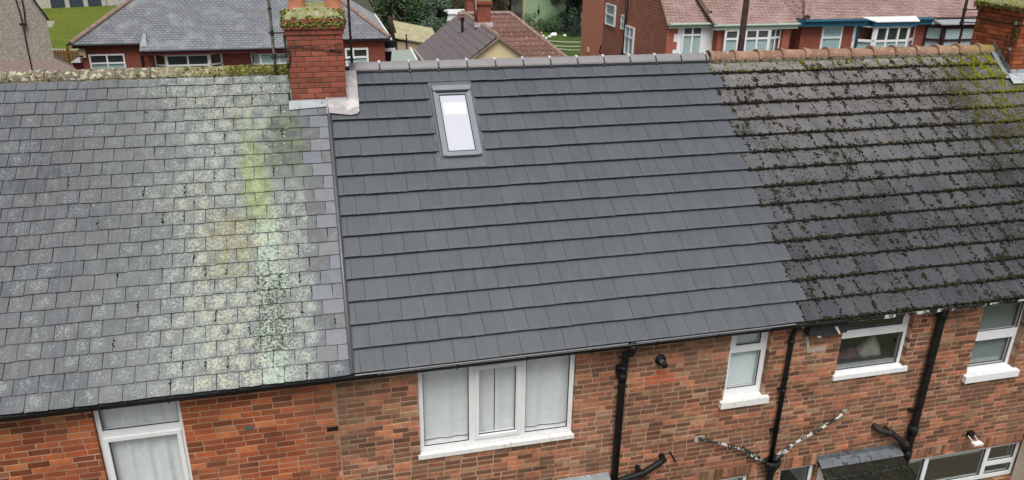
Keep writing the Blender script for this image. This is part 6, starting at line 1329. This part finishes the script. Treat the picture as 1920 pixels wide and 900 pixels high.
# houses with blue gutters
hc = thing('blue_trimmed_house', 'red brick house with rosy tiled roof, blue gutters and white bay', 'house', (31, 38, ZG))
Yc = 32.4; xc0 = onz(1497, 36, ez_).x; xc1 = ony(1741, 50, Yc).x; TC = math.tan(math.radians(40))
MB().box(xc0 + 0.55, xc1, Yc, Yc + 9, ZG, ez_ - 0.05).build('wall', 'far_brick_red', hc)
MB().box(xw1 + 0.02, xc0 + 0.54, Yc + 0.9, Yc + 8, ZG, ez_ - 0.1).build('passage_wall', 'far_brick_dark', hc)
hx = ony(1512, 36, Yc - 0.4).x
MB().prism([(hx, Yc - 0.4, ez_), (xc1 + 4.5, Yc - 0.4, ez_), (xc1 + 4.5, Yc + 5, ez_ + 5.4 * TC), (hx + 2.6, Yc + 5, ez_ + 5.4 * TC)], (0, 0.05, -0.1)).build('roof', 'far_rosy', hc)
MB().add([(hx, Yc - 0.4, ez_), (hx - 0.7, Yc + 1.2, ez_), (hx - 2.5, Yc + 5, ez_ + 5.0), (hx + 2.6, Yc + 5, ez_ + 5.4 * TC)], [(3, 2, 1, 0)]).build('roof_side', 'far_rosy', hc)
line_tiles(hc, (hx, Yc - 0.4, ez_ + 0.1), (hx + 2.6, Yc + 5, ez_ + 5.4 * TC + 0.1), 0.17, 'hip_tile', 0.5)
MB().box(hx - 0.1, xc1 - 0.2, Yc - 0.45, Yc - 0.38, ez_ - 0.42, ez_ - 0.10).build('fascia', 'blue', hc); MB().tube([(hx - 0.15, Yc - 0.52, ez_ - 0.1), (xc1 - 0.2, Yc - 0.52, ez_ - 0.1)], 0.085, 8).build('gutter', 'blue', hc)
MB().prism([(hx - 0.1, Yc - 0.4, ez_ - 0.42), (hx - 0.9, Yc + 0.7, ez_ - 0.42), (hx - 0.9, Yc + 0.7, ez_ - 0.02), (hx - 0.1, Yc - 0.4, ez_ - 0.05)], (0.05, 0.05, 0)).build('side_fascia', 'blue', hc)
MB().box(hx - 0.1, xc1, Yc - 0.38, Yc + 0.01, ez_ - 0.42, ez_ - 0.40).build('soffit', 'blue', hc)
d0, d1 = ony(1612, 45, Yc - 0.12), ony(1602, 88, Yc - 0.12); xd = (d0.x + d1.x) / 2; MB().tube([(xd + 0.15, Yc - 0.5, ez_ - 0.15), (xd, Yc - 0.12, ez_ - 0.6), (xd, Yc - 0.12, ZG)], 0.09, 8).build('downpipe', 'blue', hc, True)
a_, b_ = ony(1541, 60, Yc - 0.05), ony(1579, 60, Yc - 0.05); zt_ = ony(1562, 48, Yc).z; far_window(hc, a_.x, b_.x, zt_ - 1.75, zt_, Yc - 0.105, (), (0.62,), t=0.10, cmat='blind_pale')
wv, ba, bb, bzt = bay(hc, 1643, 1705, 60, Yc, 0.7, 49, 1.75, cols=(0.34, 0.68), rows=(0.52,), curtain_to=0.5, side=1.0, t=0.11)
MB().prism([(ba - 1.0, Yc - 0.1, bzt + 0.5), (bb + 0.6, Yc - 0.1, bzt + 0.5), (bb + 0.35, Yc - 0.95, bzt + 0.26), (ba - 0.25, Yc - 0.95, bzt + 0.26)], (0, 0, 0.06)).build('bay_roof', 'white', hc); MB().box(ba - 0.3, bb + 0.3, Yc - 0.85, Yc - 0.02, bzt + 0.01, bzt + 0.25).build('bay_fascia', 'blue', hc)
MB().box(ba - 0.05, bb + 0.05, Yc - 0.7, Yc - 0.003, ZG, bzt - 1.76).build('bay_base', 'far_brick_red', hc)
hd_ = thing('maroon_trimmed_house', 'house with dark maroon bay window frames beside the blue guttered house', 'house', (38, 38, ZG))
xd1 = xc1 + 8; MB().box(xc1 + 0.01, xd1, Yc, Yc + 9, ZG, ez_ - 0.05).build('wall', 'far_brick_red', hd_)
MB().prism([(xc1 + 4.51, Yc - 0.4, ez_), (xd1 + 6, Yc - 0.4, ez_), (xd1 + 6, Yc + 5, ez_ + 5.4 * TC), (xc1 + 4.51, Yc + 5, ez_ + 5.4 * TC)], (0, 0.05, -0.1)).build('roof', 'far_rosy', hd_)
MB().box(xc1 - 0.19, xd1, Yc - 0.5, Yc - 0.38, ez_ - 0.2, ez_ - 0.08).build('gutter', 'black_far', hd_); MB().box(xc1 - 0.19, xc1 + 0.5, Yc - 0.45, Yc - 0.37, ez_ - 0.42, ez_ - 0.21).build('fascia', 'white', hd_)
wv, ba, bb, bzt = bay(hd_, 1771, 1830, 60, Yc, 0.7, 50, 1.75, 'dark_maroon', cols=(0.55,), rows=(0.55,), curtain_to=1.0, side=0.8, t=0.12)
MB().prism([(ba - 1.0, Yc - 0.05, bzt + 0.55), (bb + 0.6, Yc - 0.05, bzt + 0.55), (bb + 0.35, Yc - 0.95, bzt + 0.14), (ba - 0.5, Yc - 0.95, bzt + 0.14)], (0, 0, 0.06)).build('bay_roof', 'lead_grey', hd_); MB().box(ba - 0.05, bb + 0.05, Yc - 0.7, Yc - 0.003, ZG, bzt - 1.76).build('bay_base', 'far_brick_red', hd_)
# telegraph pole
Yt = 17.5; tp0, tp1 = ony(1387, 95, Yt), ony(1399, 0, Yt); tg = thing('telegraph_pole', 'dark tarred timber telegraph pole in front of the leaded bay', 'telegraph pole', ((tp0.x + tp1.x) / 2, Yt, ZG))
xt = (tp0.x + tp1.x) / 2 + 0.02; MB().tube([(xt, Yt, ZG), (xt, Yt, -1), (xt, Yt, 3.6)], [0.15, 0.125, 0.1], 14).build('pole', 'pole_wood', tg, True)
for z_ in (-0.2, 0.15, 0.55): MB().box(xt - 0.22, xt + 0.22, Yt - 0.02, Yt + 0.02, z_ - 0.02, z_ + 0.02).build('step_iron', 'black_far', tg)

# ---------------- gardens behind: lawn, mint wall, trees
lp = [onz(1010, 112, ZG), onz(1110, 112, ZG), onz(1110, 62, ZG), onz(1000, 60, ZG)]; struct(MB().poly([(p.x, p.y, ZG + 0.02) for p in lp]).build('lawn', 'grass2'))
for i, (ya_, yb2_) in enumerate(((76, 79), (85, 87), (91, 94))):
    c_ = [ony(1020 + 12 * i, ya_, 52 - i), ony(1092, yb2_, 52 - i)]; tag(MB().tube([c_[0], c_[0].lerp(c_[1], 0.5) + Vector((0, 0, -0.04)), c_[1]], 0.022, 5).build('washing_line', 'white'), 'pale washing line stretched over the lawn beside the brick gable', 'washing line', 'washing lines over the lawn')
Ym = 66.0; m0, m1_ = ony(985, 56, Ym), ony(1062, 57, Ym); tag(MB().box(m0.x, m1_.x + 1.5, Ym, Ym + 0.4, ZG, 2.5).build('mint_wall', 'mint'), 'pale mint green rendered wall behind the dark conifer', 'wall')
tag(MB().box(m0.x - 0.28, m0.x - 0.01, Ym - 0.1, Ym + 0.3, ZG, 2.5).build('edge_post', 'shed_roof'), 'yellowish post at the edge of the mint green wall', 'post')
l_ = ony(1009, 20, Ym); lt_ = thing('wall_lantern', 'small black lantern hanging on the mint green wall', 'lantern', (l_.x, Ym, l_.z)); MB().box(l_.x - 0.09, l_.x + 0.09, Ym - 0.25, Ym - 0.07, l_.z - 0.12, l_.z + 0.1).build('lantern_body', 'black_far', lt_); MB().tube([(l_.x, Ym - 0.16, l_.z + 0.1), (l_.x, Ym - 0.16, l_.z + 0.5), (l_.x, Ym + 0.0, l_.z + 0.5)], 0.025, 6).build('bracket', 'black_far', lt_)
def leafmat(name, a, b, c):
    g = NG(name, 0.7, 0.25); g.pos(); g.col(g.ramp(g._isl, [(0, a), (0.55, b), (1, c)])); return g.m
M['leaf_dark'] = leafmat('leaf_dark', (0.012, 0.025, 0.018), (0.022, 0.04, 0.026), (0.035, 0.06, 0.035)); M['leaf_green'] = leafmat('leaf_green', (0.025, 0.055, 0.022), (0.045, 0.095, 0.035), (0.09, 0.14, 0.05))
M['leaf_light'] = leafmat('leaf_light', (0.10, 0.13, 0.02), (0.17, 0.20, 0.04), (0.24, 0.27, 0.08)); M['leaf_ivy'] = leafmat('leaf_ivy', (0.04, 0.08, 0.05), (0.075, 0.13, 0.08), (0.13, 0.19, 0.12)); M['twig'] = leafmat('twig', (0.06, 0.05, 0.025), (0.10, 0.085, 0.045), (0.15, 0.13, 0.06)); M['twig_grey'] = leafmat('twig_grey', (0.05, 0.045, 0.035), (0.085, 0.075, 0.06), (0.12, 0.11, 0.08))
def tree(name, label, cat, pos, r, h, mat, n, leaf, seed, clumps=16, trunk_r=0.16, base=0.12, group=None, twiggy=False, cone=False):
    q = random.Random(seed); pos = Vector(pos); t = thing(name, label, cat, pos, group); m = MB(); cl_ = []
    for i in range(clumps):
        f = q.random(); zf = base + (1 - base) * f; rr = r * ((1 - f) ** 0.7 * 1.1 if cone else math.sin(math.pi * min(0.98, 0.15 + 0.8 * f)) ** 0.7); a = q.uniform(0, 6.283); d = rr * math.sqrt(q.random()) * 0.85
        cl_.append((Vector((d * math.cos(a), d * math.sin(a), zf * h)), q.uniform(0.22, 0.42) * r))
    for i in range(n):
        c, cr = q.choice(cl_); u = Vector((q.gauss(0, 1), q.gauss(0, 1), q.gauss(0, 1))).normalized() * cr * (q.random() ** 0.33) * q.choice((1, 1, 1, 1.18)); p = pos + c + u
        if p.z < ZG + 0.05: p.z = ZG + 0.05 + q.random() * 0.2
        d = Vector((q.gauss(0, 1), q.gauss(0, 1), q.gauss(0, 0.8))).normalized(); e = d.orthogonal().normalized(); s_ = leaf * q.uniform(0.6, 1.5)
        if twiggy: d = (d + Vector((0, 0, 0.7))).normalized(); m.add([p - e * 0.015, p + e * 0.015, p + d * s_ * 4], [(0, 1, 2)])
        else: m.add([p - d * s_, p - e * s_ * 0.5, p + d * s_, p + e * s_ * 0.5], [(0, 1, 2, 3)])
    m.build('crown', mat, t)
    tr = MB().tube([pos, pos + Vector((0.05 * r, 0, 0.35 * h)), pos + Vector((-0.03 * r, 0.02, 0.85 * h))], [trunk_r, trunk_r * 0.75, trunk_r * 0.2], 8)
    for c, cr in cl_[:9]:
        st = pos + Vector((0, 0, max(0.1, c.z * 0.55))); tr.tube([st, st.lerp(pos + c, 0.55) + Vector((0, 0, 0.1 * r)), pos + c], [trunk_r * 0.45, trunk_r * 0.3, trunk_r * 0.1], 5)
    tr.build('trunk', 'bark', t, True); return t
def gpt(px, py, Y): p = ony(px, py, Y); return (p.x, Y, ZG)
tree('evergreen_tree', 'dense dark green evergreen behind the timber shed', 'tree', gpt(752, 40, 60), 2.3, 5.6, 'leaf_green', 7000, 0.11, 2, 26)
tree('evergreen_tree', 'tall dark green evergreen rising between shed and slate bungalow', 'tree', gpt(778, 20, 66), 2.2, 6.0, 'leaf_green', 6000, 0.11, 8, 22)
tree('leafy_tree', 'yellow green leafy tree above the slate hip roof', 'tree', gpt(700, 0, 66), 2.4, 5.6, 'leaf_light', 5000, 0.12, 3, 18, base=0.55)
tree('ivy_bush', 'grey green ivy bush beside the brown tiled roof', 'bush', gpt(822, 45, 58), 2.0, 3.9, 'leaf_ivy', 5000, 0.10, 4, 18)
tree('dark_tree', 'dark trunked tree at the end of the slate bungalow', 'tree', gpt(731, 30, 63), 1.4, 5.2, 'leaf_dark', 2500, 0.11, 12, 12, 0.2)
dt = thing('leaning_trunk', 'dark leaning tree trunk beside the timber shed', 'tree', gpt(744, 90, 53)); p0 = ony(745, 94, 53); MB().tube([Vector((p0.x, 53, ZG)), p0, ony(741, 75, 53), ony(735, 52, 53), ony(730, 30, 53)], [0.3, 0.26, 0.24, 0.22, 0.16], 10).build('trunk', 'bark', dt, True)
for i, (px_, py_, Y_, r_, h_, s_) in enumerate(((830, 5, 72, 3.0, 6.6, 5), (868, 5, 74, 3.0, 6.8, 6), (925, 10, 72, 2.6, 6.2, 7), (955, 10, 74, 2.8, 6.6, 9), (898, 0, 78, 3.0, 6.5, 13))):
    tree('bare_bush', ['brown bare bush behind the white outbuilding', 'brown bare bush behind the bungalow chimneys', 'olive brown bare bush right of the bungalow chimneys', 'grey brown bare bush beside the mint green wall', 'tall bare bush at the back of the gardens'][i], 'bush', gpt(px_, py_, Y_), r_, h_, 'twig' if i in (0, 1, 2) else 'twig_grey', 6500, 0.12, s_, 20, twiggy=True)
for i, (px_, Y_, r_, h_, s_) in enumerate(((1062, 64.5, 2.3, 8.5, 15), (1085, 62, 1.9, 9.0, 16), (1047, 69, 2.0, 9.5, 17))):
    tree('conifer', ['dark spreading conifer over the mint green wall', 'dark conifer against the orange brick gable', 'dark conifer rising behind the mint green wall'][i], 'conifer', gpt(px_, 30, Y_), r_, h_, 'leaf_dark', 7500, 0.12, s_, 30, cone=False, base=0.12 if i < 2 else 0.4)
tree('garden_shrub', 'low green shrub by the corner of the mint green wall', 'shrub', gpt(992, 40, 60), 1.1, 1.9, 'leaf_green', 1500, 0.07, 20, 8, 0.05); tree('bare_shrub', 'thin bare shrub in front of the mint green wall', 'shrub', gpt(1003, 45, 58), 0.8, 2.4, 'twig', 700, 0.07, 21, 8, 0.05, twiggy=True)
tree('garden_shrub', 'row of low leafy plants under the mint green wall', 'shrub', gpt(1040, 60, 63.5), 2.2, 1.0, 'leaf_green', 2600, 0.07, 23, 14, 0.05)
tree('garden_shrub', 'dark low plants under the dark conifer', 'shrub', gpt(1072, 62, 61), 1.6, 0.9, 'leaf_dark', 1500, 0.07, 24, 10, 0.05)
rk = random.Random(31)
for i, (px_, py_) in enumerate(((1037, 66), (1018, 68), (1030, 70), (1024, 72), (1014, 63), (1059, 67))):
    p = onz(px_, py_ + 2, ZG); m = MB(); lump(m, Matrix.Translation((p.x, p.y, ZG + 0.12)), 0.16 + 0.2 * (i == 0), rk, 0.85); tag(m.build('white_stone', 'white'), 'large white stone on the dark lawn' if i == 0 else 'small white stone on the dark lawn by the shrubs', 'stone', None if i == 0 else 'small white stones')
# far hedge closing the gardens
hdg = MB(); qh = random.Random(77)
for i in range(26000):
    x = qh.uniform(-70, 130); y = 112 + qh.gauss(0, 2.2); z = ZG + 7.5 * qh.random() ** 0.8 * (0.75 + 0.25 * math.sin(x * 0.35)); d = Vector((qh.gauss(0, 1), qh.gauss(0, 1), qh.gauss(0, 1))).normalized(); e = d.orthogonal(); s_ = qh.uniform(0.25, 0.6); p = Vector((x, y, z)); hdg.add([p - d * s_, p - e * s_ * 0.5, p + d * s_, p + e * s_ * 0.5], [(0, 1, 2, 3)])
tag(hdg.build('far_hedge', 'twig_grey'), 'far brown hedge closing the gardens', 'hedge', None, 'stuff')
